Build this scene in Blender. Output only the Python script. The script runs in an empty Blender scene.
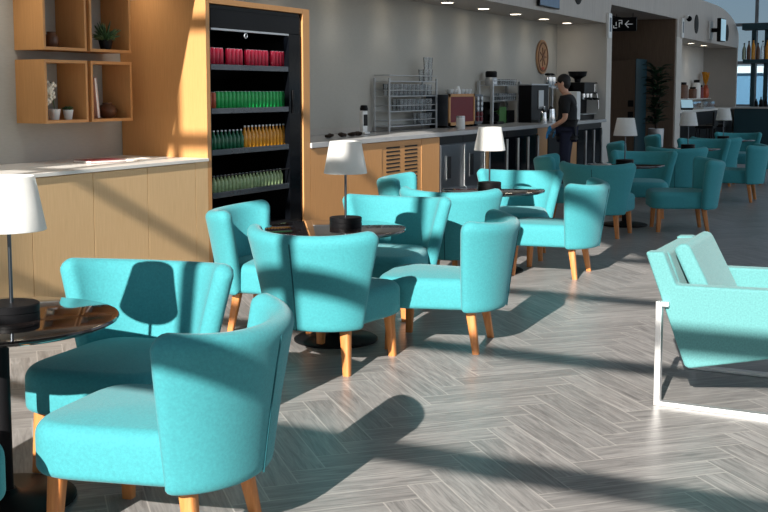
import bpy, bmesh, math, random
from mathutils import Vector, Matrix, Euler
R = math.radians
rnd = random.Random(7)
COL = bpy.context.scene.collection

# ------------------------------------------------------------------ helpers
def new(): return bmesh.new()

def xf(verts, M):
    for v in verts: v.co = M @ v.co

def box(bm, x0, x1, y0, y1, z0, z1, bev=0.0, M=None, seg=2):
    b = bmesh.new()
    r = bmesh.ops.create_cube(b, size=1.0)
    for v in b.verts:
        v.co = Vector(((x0+x1)/2+v.co.x*(x1-x0), (y0+y1)/2+v.co.y*(y1-y0), (z0+z1)/2+v.co.z*(z1-z0)))
    if bev > 0:
        bmesh.ops.bevel(b, geom=b.edges[:]+b.verts[:], offset=bev, segments=seg, profile=0.5, affect='EDGES', clamp_overlap=True)
    if bev > 0:
        for f in b.faces: f.material_index = 1
    if M: xf(b.verts, M)
    merge(bm, b)

def merge(bm, b):
    me = bpy.data.meshes.new('tmp'); b.to_mesh(me); b.free(); bm.from_mesh(me); bpy.data.meshes.remove(me)

def lathe(bm, prof, c=(0, 0, 0), seg=28, cap=True, M=None):
    b = bmesh.new(); rings = []
    for r, z in prof:
        rings.append([b.verts.new((r*math.cos(2*math.pi*i/seg), r*math.sin(2*math.pi*i/seg), z)) for i in range(seg)])
    for a, d in zip(rings, rings[1:]):
        for i in range(seg):
            j = (i+1) % seg; b.faces.new((a[i], a[j], d[j], d[i]))
    if cap:
        b.faces.new(rings[0][::-1]); b.faces.new(rings[-1])
    if M: xf(b.verts, M)
    xf(b.verts, Matrix.Translation(c)); merge(bm, b)

def tube(bm, pts, rad, seg=10):
    pts = [Vector(p) for p in pts]; n = len(pts)
    rad = rad if isinstance(rad, (list, tuple)) else [rad]*n
    b = bmesh.new(); rings = []; up = None
    for i, p in enumerate(pts):
        t = (pts[min(i+1, n-1)]-pts[max(i-1, 0)]).normalized()
        if up is None:
            up = Vector((0, 0, 1)) if abs(t.z) < .9 else Vector((1, 0, 0))
        u = (up-t*up.dot(t)).normalized(); w = t.cross(u); up = u
        rings.append([b.verts.new(p+u*(rad[i]*math.cos(2*math.pi*k/seg))+w*(rad[i]*math.sin(2*math.pi*k/seg))) for k in range(seg)])
    for a, d in zip(rings, rings[1:]):
        for i in range(seg):
            j = (i+1) % seg; b.faces.new((a[i], a[j], d[j], d[i]))
    b.faces.new(rings[0][::-1]); b.faces.new(rings[-1]); merge(bm, b)

def prism(bm, poly, axis, a0, a1, bev=0.0):
    """polygon in the two axes other than `axis`, extruded from a0 to a1"""
    b = bmesh.new()
    def P(p, a):
        return {'x': (a, p[0], p[1]), 'y': (p[0], a, p[1]), 'z': (p[0], p[1], a)}[axis]
    A = [b.verts.new(P(p, a0)) for p in poly]; B = [b.verts.new(P(p, a1)) for p in poly]
    b.faces.new(A); b.faces.new(B[::-1]); n = len(poly)
    for i in range(n): b.faces.new((A[i], B[i], B[(i+1) % n], A[(i+1) % n]))
    bmesh.ops.recalc_face_normals(b, faces=b.faces[:])
    if bev: bmesh.ops.bevel(b, geom=b.edges[:]+b.verts[:], offset=bev, segments=2, profile=0.5, affect='EDGES', clamp_overlap=True)
    if bev:
        for f in b.faces: f.material_index = 1
    merge(bm, b)

def ball(bm, c, r, seg=14, sc=(1, 1, 1)):
    b = bmesh.new(); bmesh.ops.create_uvsphere(b, u_segments=seg, v_segments=max(6, seg//2+2), radius=1.0)
    for v in b.verts: v.co = Vector((c[0]+v.co.x*r*sc[0], c[1]+v.co.y*r*sc[1], c[2]+v.co.z*r*sc[2]))
    merge(bm, b)

def obj(name, bm, m, parent=None, angle=38):
    wn = any(f.material_index == 1 for f in bm.faces)
    for f in bm.faces: f.material_index = 0
    bmesh.ops.recalc_face_normals(bm, faces=bm.faces[:])
    me = bpy.data.meshes.new(name); bm.to_mesh(me); bm.free()
    for p in me.polygons: p.use_smooth = True
    me.set_sharp_from_angle(angle=R(angle))
    if m is not None: me.materials.append(m)
    o = bpy.data.objects.new(name, me); COL.objects.link(o)
    if parent is not None: o.parent = parent
    if wn:
        w = o.modifiers.new('weighted', 'WEIGHTED_NORMAL'); w.keep_sharp = True; w.weight = 100
    return o

def tag(o, label, cat, group=None, kind=None):
    o['label'] = label; o['category'] = cat
    if group: o['group'] = group
    if kind: o['kind'] = kind
    return o

def thing(name, label, cat, loc=(0, 0, 0), rz=0.0, group=None):
    o = bpy.data.objects.new(name, None); COL.objects.link(o)
    o.empty_display_size = .1; o.location = loc; o.rotation_euler = (0, 0, rz)
    return tag(o, label, cat, group)

def struct(name, bm, m, angle=38):
    o = obj(name, bm, m, None, angle); o['kind'] = 'structure'; o['label'] = name.replace('_', ' '); return o

def dup(root, loc, rz, label=None, group=None):
    r = root.copy(); COL.objects.link(r); r.location = loc; r.rotation_euler = (0, 0, rz)
    if label: r['label'] = label
    if group: r['group'] = group
    for ch in list(root.children):
        c = ch.copy(); COL.objects.link(c); c.parent = r
        for g in list(ch.children):
            d = g.copy(); COL.objects.link(d); d.parent = c
    return r

def baked(o):
    """replace an object's mesh by its evaluated mesh"""
    dg = bpy.context.evaluated_depsgraph_get(); ev = o.evaluated_get(dg)
    me = bpy.data.meshes.new_from_object(ev); o.modifiers.clear(); o.data = me
    for p in me.polygons: p.use_smooth = True

# ------------------------------------------------------------------ materials
def srgb(*c):
    f = lambda v: v/12.92 if v <= .04045 else ((v+.055)/1.055)**2.4
    return tuple(f(v/255) for v in c)+(1.0,)

def mat(name, col, rough=.5, metal=0.0, var=0.0, scale=8.0, stretch=(1, 1, 1), col2=None, bump=0.0, bscale=None, sheen=0.0, **kw):
    m = bpy.data.materials.new(name); m.use_nodes = True; nt = m.node_tree; N = nt.nodes; L = nt.links
    bs = N['Principled BSDF']; bs.inputs['Roughness'].default_value = rough; bs.inputs['Metallic'].default_value = metal
    bs.inputs['Base Color'].default_value = col
    if sheen: bs.inputs['Sheen Weight'].default_value = sheen; bs.inputs['Sheen Roughness'].default_value = .4
    for k, v in kw.items(): bs.inputs[k].default_value = v
    tc = N.new('ShaderNodeTexCoord'); mp = N.new('ShaderNodeMapping'); mp.inputs['Scale'].default_value = stretch
    L.new(tc.outputs['Object'], mp.inputs['Vector'])
    ns = N.new('ShaderNodeTexNoise'); ns.inputs['Scale'].default_value = scale; ns.inputs['Detail'].default_value = 6; ns.inputs['Roughness'].default_value = .6
    L.new(mp.outputs['Vector'], ns.inputs['Vector'])
    mx = N.new('ShaderNodeMix'); mx.data_type = 'RGBA'
    c2 = col2 if col2 else tuple(max(0, c*(1-var)) for c in col[:3])+(1,)
    c1 = col if col2 else tuple(min(1, c*(1+var)) for c in col[:3])+(1,)
    mx.inputs['A'].default_value = c1; mx.inputs['B'].default_value = c2
    rp = N.new('ShaderNodeMapRange'); rp.inputs['From Min'].default_value = .3; rp.inputs['From Max'].default_value = .7
    L.new(ns.outputs['Fac'], rp.inputs['Value']); L.new(rp.outputs['Result'], mx.inputs['Factor'])
    L.new(mx.outputs['Result'], bs.inputs['Base Color'])
    if bump:
        n2 = N.new('ShaderNodeTexNoise'); n2.inputs['Scale'].default_value = bscale or scale*6; n2.inputs['Detail'].default_value = 3
        L.new(mp.outputs['Vector'], n2.inputs['Vector'])
        bp = N.new('ShaderNodeBump'); bp.inputs['Strength'].default_value = bump; bp.inputs['Distance'].default_value = .004
        L.new(n2.outputs['Fac'], bp.inputs['Height']); L.new(bp.outputs['Normal'], bs.inputs['Normal'])
    return m

def glassy(name, tint, rough=.03, mixf=.2, brighten=0.0):
    m = bpy.data.materials.new(name); m.use_nodes = True; nt = m.node_tree; N = nt.nodes; L = nt.links
    for n in list(N):
        if n.type != 'OUTPUT_MATERIAL': N.remove(n)
    out = [n for n in N if n.type == 'OUTPUT_MATERIAL'][0]
    t = N.new('ShaderNodeBsdfTransparent'); t.inputs['Color'].default_value = tint
    if brighten:
        d = N.new('ShaderNodeBsdfDiffuse'); d.inputs['Color'].default_value = (.9, .93, .95, 1); m0 = N.new('ShaderNodeMixShader'); m0.inputs['Fac'].default_value = brighten
        L.new(t.outputs[0], m0.inputs[1]); L.new(d.outputs[0], m0.inputs[2]); t = m0
    g = N.new('ShaderNodeBsdfGlossy'); g.inputs['Roughness'].default_value = rough
    lw = N.new('ShaderNodeLayerWeight'); lw.inputs['Blend'].default_value = mixf
    mx = N.new('ShaderNodeMixShader'); L.new(lw.outputs['Fresnel'], mx.inputs['Fac'])
    L.new(t.outputs[0], mx.inputs[1]); L.new(g.outputs[0], mx.inputs[2]); L.new(mx.outputs[0], out.inputs['Surface'])
    return m

M = {}
M['teal'] = mat('teal_fabric', srgb(60, 149, 157),   .85, var=.11, scale=95, bump=.35, bscale=420, sheen=.14)
M['aqua'] = mat('pale_aqua_fabric', srgb(90, 150, 152), .85, var=.16, scale=120, bump=.4, bscale=500, sheen=.12)
M['piping'] = mat('teal_seam', srgb(18, 84, 92), .85, var=.05)
M['legwood'] = mat('leg_wood', srgb(208, 138, 78), .45, scale=10, stretch=(6, 6, .6), col2=srgb(184, 112, 56))
M['oak'] = mat('oak_veneer', srgb(224, 188, 140), .5, scale=9, stretch=(14, 14, .5), col2=srgb(211, 174, 126))
M['oak_dark'] = mat('oak_panel', srgb(202, 148, 92), .5, scale=9, stretch=(14, 14, .5), col2=srgb(189, 136, 82))
M['brown'] = mat('brown_veneer', srgb(112, 90, 72), .55, scale=7, stretch=(10, 10, .5), col2=srgb(94, 75, 60))
M['fascia'] = mat('greige_veneer', srgb(186, 178, 170), .5, scale=6, stretch=(9, 9, .3), col2=srgb(164, 156, 148))
M['wall'] = mat('wall_paint', srgb(176, 170, 162), .8, var=.03, scale=3)
M['wall_tex'] = mat('wall_textile', srgb(172, 169, 161), .8, var=.05, scale=14, stretch=(1, 1, 8), bump=.1)
M['white_wall'] = mat('white_paint', srgb(205, 200, 192), .8, var=.03, scale=3)
M['ceil'] = mat('ceiling_paint', srgb(205, 205, 205), .9, var=.02)
M['stone'] = mat('white_stone', srgb(225, 222, 216), .28, var=.04, scale=5)
M['stone_grey'] = mat('grey_stone', srgb(178, 178, 178), .22, var=.05, scale=5)
M['black'] = mat('black_paint', srgb(18, 18, 20), .45, var=.05, **{'Specular IOR Level': .15})
M['blackgloss'] = mat('black_gloss', srgb(10, 12, 16), .12, var=.05, **{'Specular IOR Level': .06})
M['tabletop'] = mat('smoked_gloss_top', srgb(34, 26, 24), .06, var=.05, **{'Coat Weight': .6, 'Coat Roughness': .03})
M['steel'] = mat('brushed_steel', srgb(186, 188, 190), .42, .75, var=.06, scale=20, stretch=(1, 1, 20))
M['rail'] = mat('dark_rail', srgb(74, 78, 84), .25, .6, var=.1)
M['darksteel'] = mat('dark_steel', srgb(95, 100, 106), .35, 1.0, var=.06, scale=20)
M['chrome'] = mat('chrome', srgb(226, 228, 230), .16, 1.0, var=.01)
M['satin'] = mat('satin_chrome', srgb(232, 232, 232), .4, .8, var=.01)
M['shade'] = mat('white_lampshade', srgb(238, 238, 236), .8, var=.015, scale=60)
M['white'] = mat('white_ceramic', srgb(228, 228, 226), .35, var=.03)
M['red'] = mat('red_can', srgb(170, 22, 50), .3, .1, var=.15, scale=22)
M['green'] = mat('green_can', srgb(32, 168, 82), .3, .1, var=.2, scale=30)
M['orange'] = mat('orange_can', srgb(186, 84, 52), .3, .1, var=.15, scale=30)
M['dgreen'] = mat('dark_green_bottle', srgb(22, 96, 62), .2, var=.15, scale=25)
M['amber'] = mat('amber_drink', srgb(222, 150, 40), .2, var=.15, scale=30)
M['palegreen'] = mat('pale_green_bottle', srgb(156, 176, 128), .25, var=.2, scale=40)
M['canlid'] = mat('can_lid', srgb(190, 192, 196), .3, .9, var=.02)
M['redpanel'] = mat('dark_red_panel', srgb(112, 12, 22), .55, var=.05)
M['tealdark'] = mat('dark_teal_paint', srgb(20, 60, 70), .5, var=.05)
M['leaf'] = mat('leaf_green', srgb(48, 78, 42), .5, var=.3, scale=12)
M['leaf_dark'] = mat('leaf_dark_green', srgb(34, 62, 40), .45, var=.3, scale=12)
M['petal'] = mat('white_petal', srgb(235, 228, 210), .6, var=.05)
M['soil'] = mat('soil', srgb(50, 38, 30), .9, var=.2, scale=40)
M['pinkbook'] = mat('pale_pink_cover', srgb(214, 176, 164), .6, var=.05)
M['maroon'] = mat('maroon_cover', srgb(120, 42, 48), .55, var=.08)
M['paper'] = mat('paper', srgb(236, 232, 224), .7, var=.02)
M['brass'] = mat('brown_pot', srgb(96, 62, 42), .4, var=.2, scale=14)
M['skin'] = mat('skin', srgb(206, 158, 132), .5, var=.04)
M['hair'] = mat('dark_hair', srgb(24, 20, 19), .6, var=.1)
M['shirt'] = mat('black_cotton', srgb(24, 24, 27), .85, var=.1)
M['navy'] = mat('navy_cotton', srgb(30, 34, 58), .85, var=.1)
M['glove'] = mat('blue_nitrile', srgb(40, 140, 205), .4, var=.06)
M['disc'] = mat('carved_wood', srgb(176, 134, 98), .6, var=.15, scale=14)
M['discdark'] = mat('carved_wood_dark', srgb(120, 82, 58), .6, var=.1, scale=14)
M['discred'] = mat('red_stain', srgb(176, 80, 60), .6, var=.1, scale=14)
M['gap'] = mat('dark_recess', srgb(14, 13, 12), .8, var=.05)
M['greenpkg'] = mat('green_packet', srgb(70, 120, 60), .5, var=.2)
M['blue'] = mat('blue_screen_glass', srgb(70, 96, 128), .15, var=.1)
M['glass'] = glassy('brightened_glass', (.95, .97, .98, 1), .05, .35, .14)  # diffuse white mixed in, stands for light caught in the glass
M['pane'] = glassy('window_glass', (.62, .72, .78, 1), .02, .12)
M['bottleglass'] = glassy('tinted_bottle_glass', (.5, .5, .4, 1), .05, .4)
M['concrete'] = mat('apron_concrete', srgb(170, 172, 172), .9, var=.06, scale=.2)
M['outblue'] = mat('blue_cladding', srgb(84, 118, 140), .5, var=.08, scale=.3)
M['plaster'] = mat('facade_frame', srgb(120, 124, 128), .5, var=.03)

def emit(name, col, s):
    m = bpy.data.materials.new(name); m.use_nodes = True; b = m.node_tree.nodes['Principled BSDF']
    b.inputs['Base Color'].default_value = col; b.inputs['Emission Color'].default_value = col; b.inputs['Emission Strength'].default_value = s
    return m
M['lamp'] = emit('downlight_glow', (1, .86, .66, 1), 9.0)
M['screen'] = emit('screen_glow', srgb(150, 185, 200), .55)
M['signwhite'] = emit('sign_white', srgb(215, 220, 222), .25)
M['exitgreen'] = emit('exit_green', srgb(60, 120, 80), .2)

def shade_mat():
    m = bpy.data.materials.new('white_lampshade'); m.use_nodes = True; nt = m.node_tree; N = nt.nodes; L = nt.links
    bs = N['Principled BSDF']; out = [n for n in N if n.type == 'OUTPUT_MATERIAL'][0]
    tc = N.new('ShaderNodeTexCoord'); ns = N.new('ShaderNodeTexNoise'); ns.inputs['Scale'].default_value = 60; L.new(tc.outputs['Object'], ns.inputs['Vector'])
    cr = N.new('ShaderNodeValToRGB'); cr.color_ramp.elements[0].color = srgb(236, 236, 234); cr.color_ramp.elements[1].color = srgb(246, 246, 244)
    L.new(ns.outputs['Fac'], cr.inputs['Fac']); L.new(cr.outputs['Color'], bs.inputs['Base Color']); bs.inputs['Roughness'].default_value = .85
    t = N.new('ShaderNodeBsdfTranslucent'); t.inputs['Color'].default_value = (.92, .92, .90, 1)
    mx = N.new('ShaderNodeMixShader'); mx.inputs['Fac'].default_value = .42
    L.new(bs.outputs[0], mx.inputs[1]); L.new(t.outputs[0], mx.inputs[2]); L.new(mx.outputs[0], out.inputs['Surface'])
    return m
M['shade'] = shade_mat()

def floor_mat():
    m = bpy.data.materials.new('herringbone_planks'); m.use_nodes = True; nt = m.node_tree; N = nt.nodes; L = nt.links
    bs = N['Principled BSDF']
    uv = N.new('ShaderNodeUVMap'); uv.uv_map = 'plank'
    at = N.new('ShaderNodeAttribute'); at.attribute_name = 'tone'
    sep = N.new('ShaderNodeSeparateXYZ'); L.new(uv.outputs['UV'], sep.inputs[0])
    def math_(op, a, b=None):
        n = N.new('ShaderNodeMath'); n.operation = op
        for i, v in enumerate((a, b)):
            if v is None: continue
            if isinstance(v, (int, float)): n.inputs[i].default_value = v
            else: L.new(v, n.inputs[i])
        return n.outputs[0]
    u, v = sep.outputs[0], sep.outputs[1]
    eu = math_('MINIMUM', u, math_('SUBTRACT', PL, u)); ev = math_('MINIMUM', v, math_('SUBTRACT', PW, v))
    e = math_('MINIMUM', eu, ev)
    seam = N.new('ShaderNodeMapRange'); seam.inputs['From Min'].default_value = .0012; seam.inputs['From Max'].default_value = .0040
    seam.inputs['To Min'].default_value = 1; seam.inputs['To Max'].default_value = 0; L.new(e, seam.inputs['Value'])
    cmb = N.new('ShaderNodeCombineXYZ')
    L.new(math_('MULTIPLY', u, 2.2), cmb.inputs[0]); L.new(math_('MULTIPLY', v, 26.0), cmb.inputs[1]); L.new(math_('MULTIPLY', at.outputs['Fac'], 77.0), cmb.inputs[2])
    ns = N.new('ShaderNodeTexNoise'); ns.inputs['Scale'].default_value = 1.6; ns.inputs['Detail'].default_value = 8; ns.inputs['Roughness'].default_value = .62; ns.inputs['Distortion'].default_value = 1.2
    L.new(cmb.outputs[0], ns.inputs['Vector'])
    cr = N.new('ShaderNodeValToRGB'); el = cr.color_ramp.elements
    el[0].position = .28; el[0].color = srgb(108, 105, 104); el[1].position = .72; el[1].color = srgb(168, 164, 162)
    k = cr.color_ramp.elements.new(.5); k.color = srgb(141, 138, 136)
    L.new(ns.outputs['Fac'], cr.inputs['Fac'])
    hs = N.new('ShaderNodeHueSaturation'); L.new(cr.outputs['Color'], hs.inputs['Color'])
    tone = N.new('ShaderNodeMapRange'); tone.inputs['To Min'].default_value = .88; tone.inputs['To Max'].default_value = 1.10
    L.new(at.outputs['Fac'], tone.inputs['Value']); L.new(tone.outputs['Result'], hs.inputs['Value'])
    mx = N.new('ShaderNodeMix'); mx.data_type = 'RGBA'; mx.inputs['B'].default_value = srgb(190, 185, 180)
    L.new(math_('MULTIPLY', seam.outputs['Result'], .75), mx.inputs['Factor']); L.new(hs.outputs['Color'], mx.inputs['A'])
    L.new(mx.outputs['Result'], bs.inputs['Base Color'])
    bs.inputs['Roughness'].default_value = .34
    bp = N.new('ShaderNodeBump'); bp.inputs['Strength'].default_value = .25; bp.inputs['Distance'].default_value = .002
    L.new(ns.outputs['Fac'], bp.inputs['Height']); L.new(bp.outputs['Normal'], bs.inputs['Normal'])
    return m

# ------------------------------------------------------------------ setting
YF, YB = 5.714, 6.65                      # front plane of the fitted furniture, back wall
PL, PW = .70, .148                       # plank length and width
def build_floor():
    bm = bmesh.new(); uvl = bm.loops.layers.uv.new('plank'); tl = bm.faces.layers.float.new('tone')
    x0, x1, y0, y1 = -1.0, 45.0, -5.0, 11.0
    s = 1/math.sqrt(2); O = Vector((4.93, 2.26))
    def W(a, b): return Vector((O.x+(a+b)*s, O.y+(b-a)*s, 0))
    def add(a0, b0, la, lb, flip):
        ps = [(a0, b0), (a0+la, b0), (a0+la, b0+lb), (a0, b0+lb)]
        c = W(a0+la/2, b0+lb/2)
        if not (x0-.5 < c.x < x1+.5 and y0-.5 < c.y < y1+.5): return
        f = bm.faces.new([bm.verts.new(W(*p)) for p in ps]); f[tl] = rnd.random()
        for l, p in zip(f.loops, ps):
            u, v = p[0]-a0, p[1]-b0
            l[uvl].uv = (v, u) if flip else (u, v)
    for m_ in range(-12, 13):
        for k in range(-80, 260):
            a, b = k*PW+m_*PL, k*PW-m_*PL
            c = W(a, b)
            if c.x < x0-2 or c.x > x1+2: continue
            add(a, b, PL, PW, False)
            add(a+PL, b+PW-PL, PW, PL, True)
    for co, no in (((x0, 0, 0), (-1, 0, 0)), ((x1, 0, 0), (1, 0, 0)), ((0, y0, 0), (0, -1, 0)), ((0, y1, 0), (0, 1, 0))):
        bmesh.ops.bisect_plane(bm, geom=bm.verts[:]+bm.edges[:]+bm.faces[:], plane_co=co, plane_no=no, clear_outer=True)
    me = bpy.data.meshes.new('floor'); bm.to_mesh(me); bm.free(); me.materials.append(floor_mat())
    o = bpy.data.objects.new('floor', me); COL.objects.link(o); o['kind'] = 'structure'; o['label'] = 'grey brown herringbone plank floor'
    if me.polygons[0].normal.z < 0: me.flip_normals()
build_floor()
b = new(); box(b, -1.2, 45.2, -5.2, 11.2, 8.6, 8.8); struct('ceiling', b, M['ceil'])
b = new(); box(b, -1.2, 20.0, YB, YB+.12, 0, 3.74); struct('wall_back', b, M['wall_tex'])
b = new(); box(b, 20.0, 20.32, YF, YB+1.6, 0, 2.75); struct('wall_bar_end', b, M['white_wall'])
b = new(); box(b, 20.32, 26.0, 8.1, 8.22, 0, 3.1); struct('wall_passage', b, M['brown'])
b = new(); box(b, 25.52, 25.61, YF+.02, 8.1, 0, 3.16); struct('wall_passage_side', b, M['brown'])
b = new(); box(b, 20.2, 25.7, YB+.005, 8.22, 3.16, 3.24); struct('trim_1', b, M['gap'])
b = new(); box(b, 20.2, 25.7, YB+.02, YB+.1, 3.1, 3.74); struct('trim_2', b, M['gap'])
b = new(); box(b, 25.98, 26.15, YF+.02, YB+1.6, 0, 2.75); box(b, 25.62, 26.15, YF, YF+.12, 0, 2.75); struct('wall_kiosk_side', b, M['white_wall'])
b = new(); box(b, 26.15, 33.45, YB, YB+.12, 0, 2.75); struct('wall_kiosk_back', b, M['white_wall'])
b = new(); box(b, 33.3, 33.45, YF+.01, YB, 0, 2.75); struct('wall_kiosk_end', b, M['wall'])
# bulkhead above the bar, the passage and the kiosk: rounded far end
def bulk():
    zb, zt, xe, r = 2.75, 3.74, 33.45, 3.0
    top = [(33.45, 2.75)]
    for i in range(13):
        t = math.pi/2*i/12
        top.append((xe-3.6+3.6*math.cos(t), zt-.72+.72*math.sin(t)))
    poly = [(-1.0, zb), (20.1, zb), (20.25, 3.10), (25.6, 3.14), (25.62, zb)]+top+[(-1.0, zt)]
    bm = new(); prism(bm, poly, 'y', YF, YB)
    struct('wall_bulkhead', bm, M['fascia'])
bulk()
b = new()  # side glazing added out of view, lets sky light reach the far tables
for k in range(17): box(b, 6.1+2.4*k, 6.2+2.4*k, -5.12, -5.0, 0, 8.6)
for z in (.2, 2.6, 5.0, 7.0): box(b, 6.0, 45.2, -5.1, -5.02, z-.07, z+.07)
struct('added_side_glazing', b, M['plaster'])
b = new(); box(b, -1.2, 6.0, -5.2, -5.0, 0, 8.6); struct('wall_right', b, M['ceil'])  # kept solid near the camera to hold back that sky light
b = new(); box(b, -1.2, 45.2, 11.0, 11.2, 0, 8.6); struct('wall_left', b, M['ceil'])

# glazed gable behind the camera: transoms every metre, mullions, raked top shaped to end the sunlight
def gable():
    bm = new(); X0, X1 = -1.03, -.97
    for z in (.69, 1.66, 2.636, 3.61, 4.60, 5.60, 6.6): box(bm, X0, X1, -5.0, 11.0, z-.055, z+.055)
    for y in (-4.85, -2.42, -.14, 2.42, 4.95, 7.4, 9.8): box(bm, X0, X1, y-.045, y+.045, 0, 8.6)
    struct('window_1', bm, M['plaster'])
    # unseen panel, its slope shaped to cut off the sun at the far tables
    sl = .76; y1 = 1.2; z1 = 5.80
    zz = lambda y: max(3.6, min(8.6, z1+sl*(y-y1)))
    ys = [-5.2+i*.2 for i in range(83)]
    poly = [(y, zz(y)) for y in ys]+[(11.2, 8.7), (-5.2, 8.7)]
    bm = new(); prism(bm, poly, 'x', -1.12, -1.03); struct('sun_cutoff_wall', bm, M['ceil'])
gable()

# far glazing
def farwin():
    root = bpy.data.objects.new('window_2', None); COL.objects.link(root); root.location = (45, 0, 0); root['kind'] = 'structure'; root['label'] = 'tall glazed end wall of the hall'
    bm = new()
    for y in [-2.26+3.1*i for i in range(5)]: box(bm, -.06, .06, y-.06, y+.06, 0, 8.6)
    for z in (.95, 2.6, 4.05, 5.6, 7.1): box(bm, -.05, .05, -5, 11, z-.06, z+.06)
    obj('window_frame', bm, M['plaster'], root)
    bm = new(); box(bm, -.008, .008, -5, 11, 0, 8.6); obj('pane', bm, M['pane'], root)
    bm = new(); box(bm, -.3, .04, -5, 11, 0, .9); obj('sill_wall', bm, M['fascia'], root)
farwin()
b = new(); box(b, 45.4, 260, -150, 150, -.3, -.1); struct('ground', b, M['concrete'])
t = thing('terminal_building', 'long pale blue building outside beyond the far end window', 'building', (120, 10, -.1))
b = new(); box(b, 0, 14, -90, 90, 0, 3.4); obj('wall', b, M['outblue'], t)
b = new(); box(b, -.6, 14.5, -90.5, 90.5, 3.4, 4.1); obj('roof', b, M['stone'], t)

# ------------------------------------------------------------------ bar chairs
def chair_back(kind):
    """closed shell: rounded outline, thickness fades to the rim"""
    bm = new(); NU, NV = 40, 22
    H0, H1, T = .255, .785, .088
    def axis(n):
        out = []
        for i in range(n+1):
            s = i/n; out.append(.5-.5*math.cos(math.pi*s)*(.35*math.cos(math.pi*s)**2+.65))
        return out
    us, vs = axis(NU), axis(NV)
    def mid(u, v):
        w = 2*u-1
        th = w*R(84)
        edge = (1-abs(w))*.52                       # distance to the wing edge
        r = .075; drop = 0 if edge > r else r-math.sqrt(max(0, r*r-(r-edge)**2))
        z1 = H1-.008+.032*w*w-drop*.95
        rb = .06; lift = 0 if edge > rb else (rb-math.sqrt(max(0, rb*rb-(rb-edge)**2)))*.6
        z0 = H0+lift
        z = z0+(z1-z0)*v
        k = (z-H0)/(H1-H0)
        a = .268+.102*k**1.15; bb = .20+.045*k
        apex = .29+.06*k+.02*k*k
        x = a*math.sin(th)*(1+.06*abs(w)**3*k); y = apex-bb*(1-math.cos(th))-.02*k*abs(w)**6
        return Vector((x, y, z))
    P = {}; 
    def frame(i, j):
        u, v = us[i], vs[j]; e = 1e-3
        du = mid(min(1, u+e), v)-mid(max(0, u-e), v); dv = mid(u, min(1, v+e))-mid(u, max(0, v-e))
        n = du.cross(dv); return mid(u, v), (n.normalized() if n.length > 1e-12 else Vector((0, 1, 0)))
    outer, inner = {}, {}
    for i in range(NU+1):
        for j in range(NV+1):
            p, n = frame(i, j)
            d = min(us[i]*.86, (1-us[i])*.86, vs[j]*.5+.012, (1-vs[j])*.5)
            q = min(1, max(0, d)/.038); t = T/2*math.sqrt(max(0, 1-(1-q)**2))
            if i in (0, NU) or j == NV:
                outer[i, j] = inner[i, j] = bm.verts.new(p)
            else:
                outer[i, j] = bm.verts.new(p-n*t); inner[i, j] = bm.verts.new(p+n*t)
    for i in range(NU):
        for j in range(NV):
            for D, fl in ((outer, 0), (inner, 1)):
                vsq = [D[i, j], D[i+1, j], D[i+1, j+1], D[i, j+1]]
                if fl: vsq.reverse()
                vsq2 = []
                for v in vsq:
                    if v not in vsq2: vsq2.append(v)
                try: bm.faces.new(vsq2)
                except ValueError: pass
    for i in range(NU):
        q = [outer[i, 0], inner[i, 0], inner[i+1, 0], outer[i+1, 0]]; q2 = []
        for v in q:
            if v not in q2: q2.append(v)
        if len(q2) > 2:
            try: bm.faces.new(q2)
            except ValueError: pass
    return bm, mid

def super_plan(hw_f, hw_b, yf, yb, n=56, ex=4.2):
    pts = []
    cy, hy = (yf+yb)/2, (yb-yf)/2
    for i in range(n):
        t = 2*math.pi*i/n; c, s = math.cos(t), math.sin(t)
        x = math.copysign(abs(c)**(2/ex), c); y = math.copysign(abs(s)**(2/ex), s)
        k = (y+1)/2; pts.append((x*(hw_f+(hw_b-hw_f)*k), cy+y*hy))
    return pts

def pillow(bm, plan, z0, z1, rt, rb, crown=0.0):
    cx = sum(p[0] for p in plan)/len(plan); cy = sum(p[1] for p in plan)/len(plan)
    lev = []
    for i in range(6):
        t = math.pi/2*i/5; lev.append((rb*(1-math.sin(t)), z0+rb*(1-math.cos(t))))
    for i in range(8):
        t = math.pi/2*i/7; lev.append((rt*(1-math.cos(t)), z1-rt*(1-math.sin(t))))
    rings = []
    for ins, z in lev:
        ring = []
        for x, y in plan:
            d = math.hypot(x-cx, y-cy); k = max(.02, (d-ins)/d); ring.append(bm.verts.new((cx+(x-cx)*k, cy+(y-cy)*k, z)))
        rings.append(ring)
    last = lev[-1]
    for f, dz in ((.8, .35), (.6, .62), (.4, .82), (.2, .96)):
        rings.append([bm.verts.new((cx+(v.co.x-cx)*f, cy+(v.co.y-cy)*f, z1+crown*dz)) for v in rings[13]])
    n = len(plan)
    for a, d in zip(rings, rings[1:]):
        for i in range(n): bm.faces.new((a[i], a[(i+1) % n], d[(i+1) % n], d[i]))
    bm.faces.new(rings[0][::-1]); bm.faces.new(rings[-1])

def leg_mesh(top, foot, wt, wf):
    bm = new(); b = bmesh.new(); rings = []
    for k in range(6):
        t = k/5; c = Vector(top).lerp(Vector(foot), t); w = (wt+(wf-wt)*t)/2
        ring = []
        for i in range(16):
            a = 2*math.pi*i/16; ca, sa = math.cos(a), math.sin(a); ex = 5
            ring.append(b.verts.new((c.x+w*math.copysign(abs(ca)**(2/ex), ca), c.y+w*math.copysign(abs(sa)**(2/ex), sa), c.z)))
        rings.append(ring)
    for a, d in zip(rings, rings[1:]):
        for i in range(16): b.faces.new((a[i], a[(i+1) % 16], d[(i+1) % 16], d[i]))
    b.faces.new(rings[0][::-1]); b.faces.new(rings[-1]); merge(bm, b)
    return bm

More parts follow.
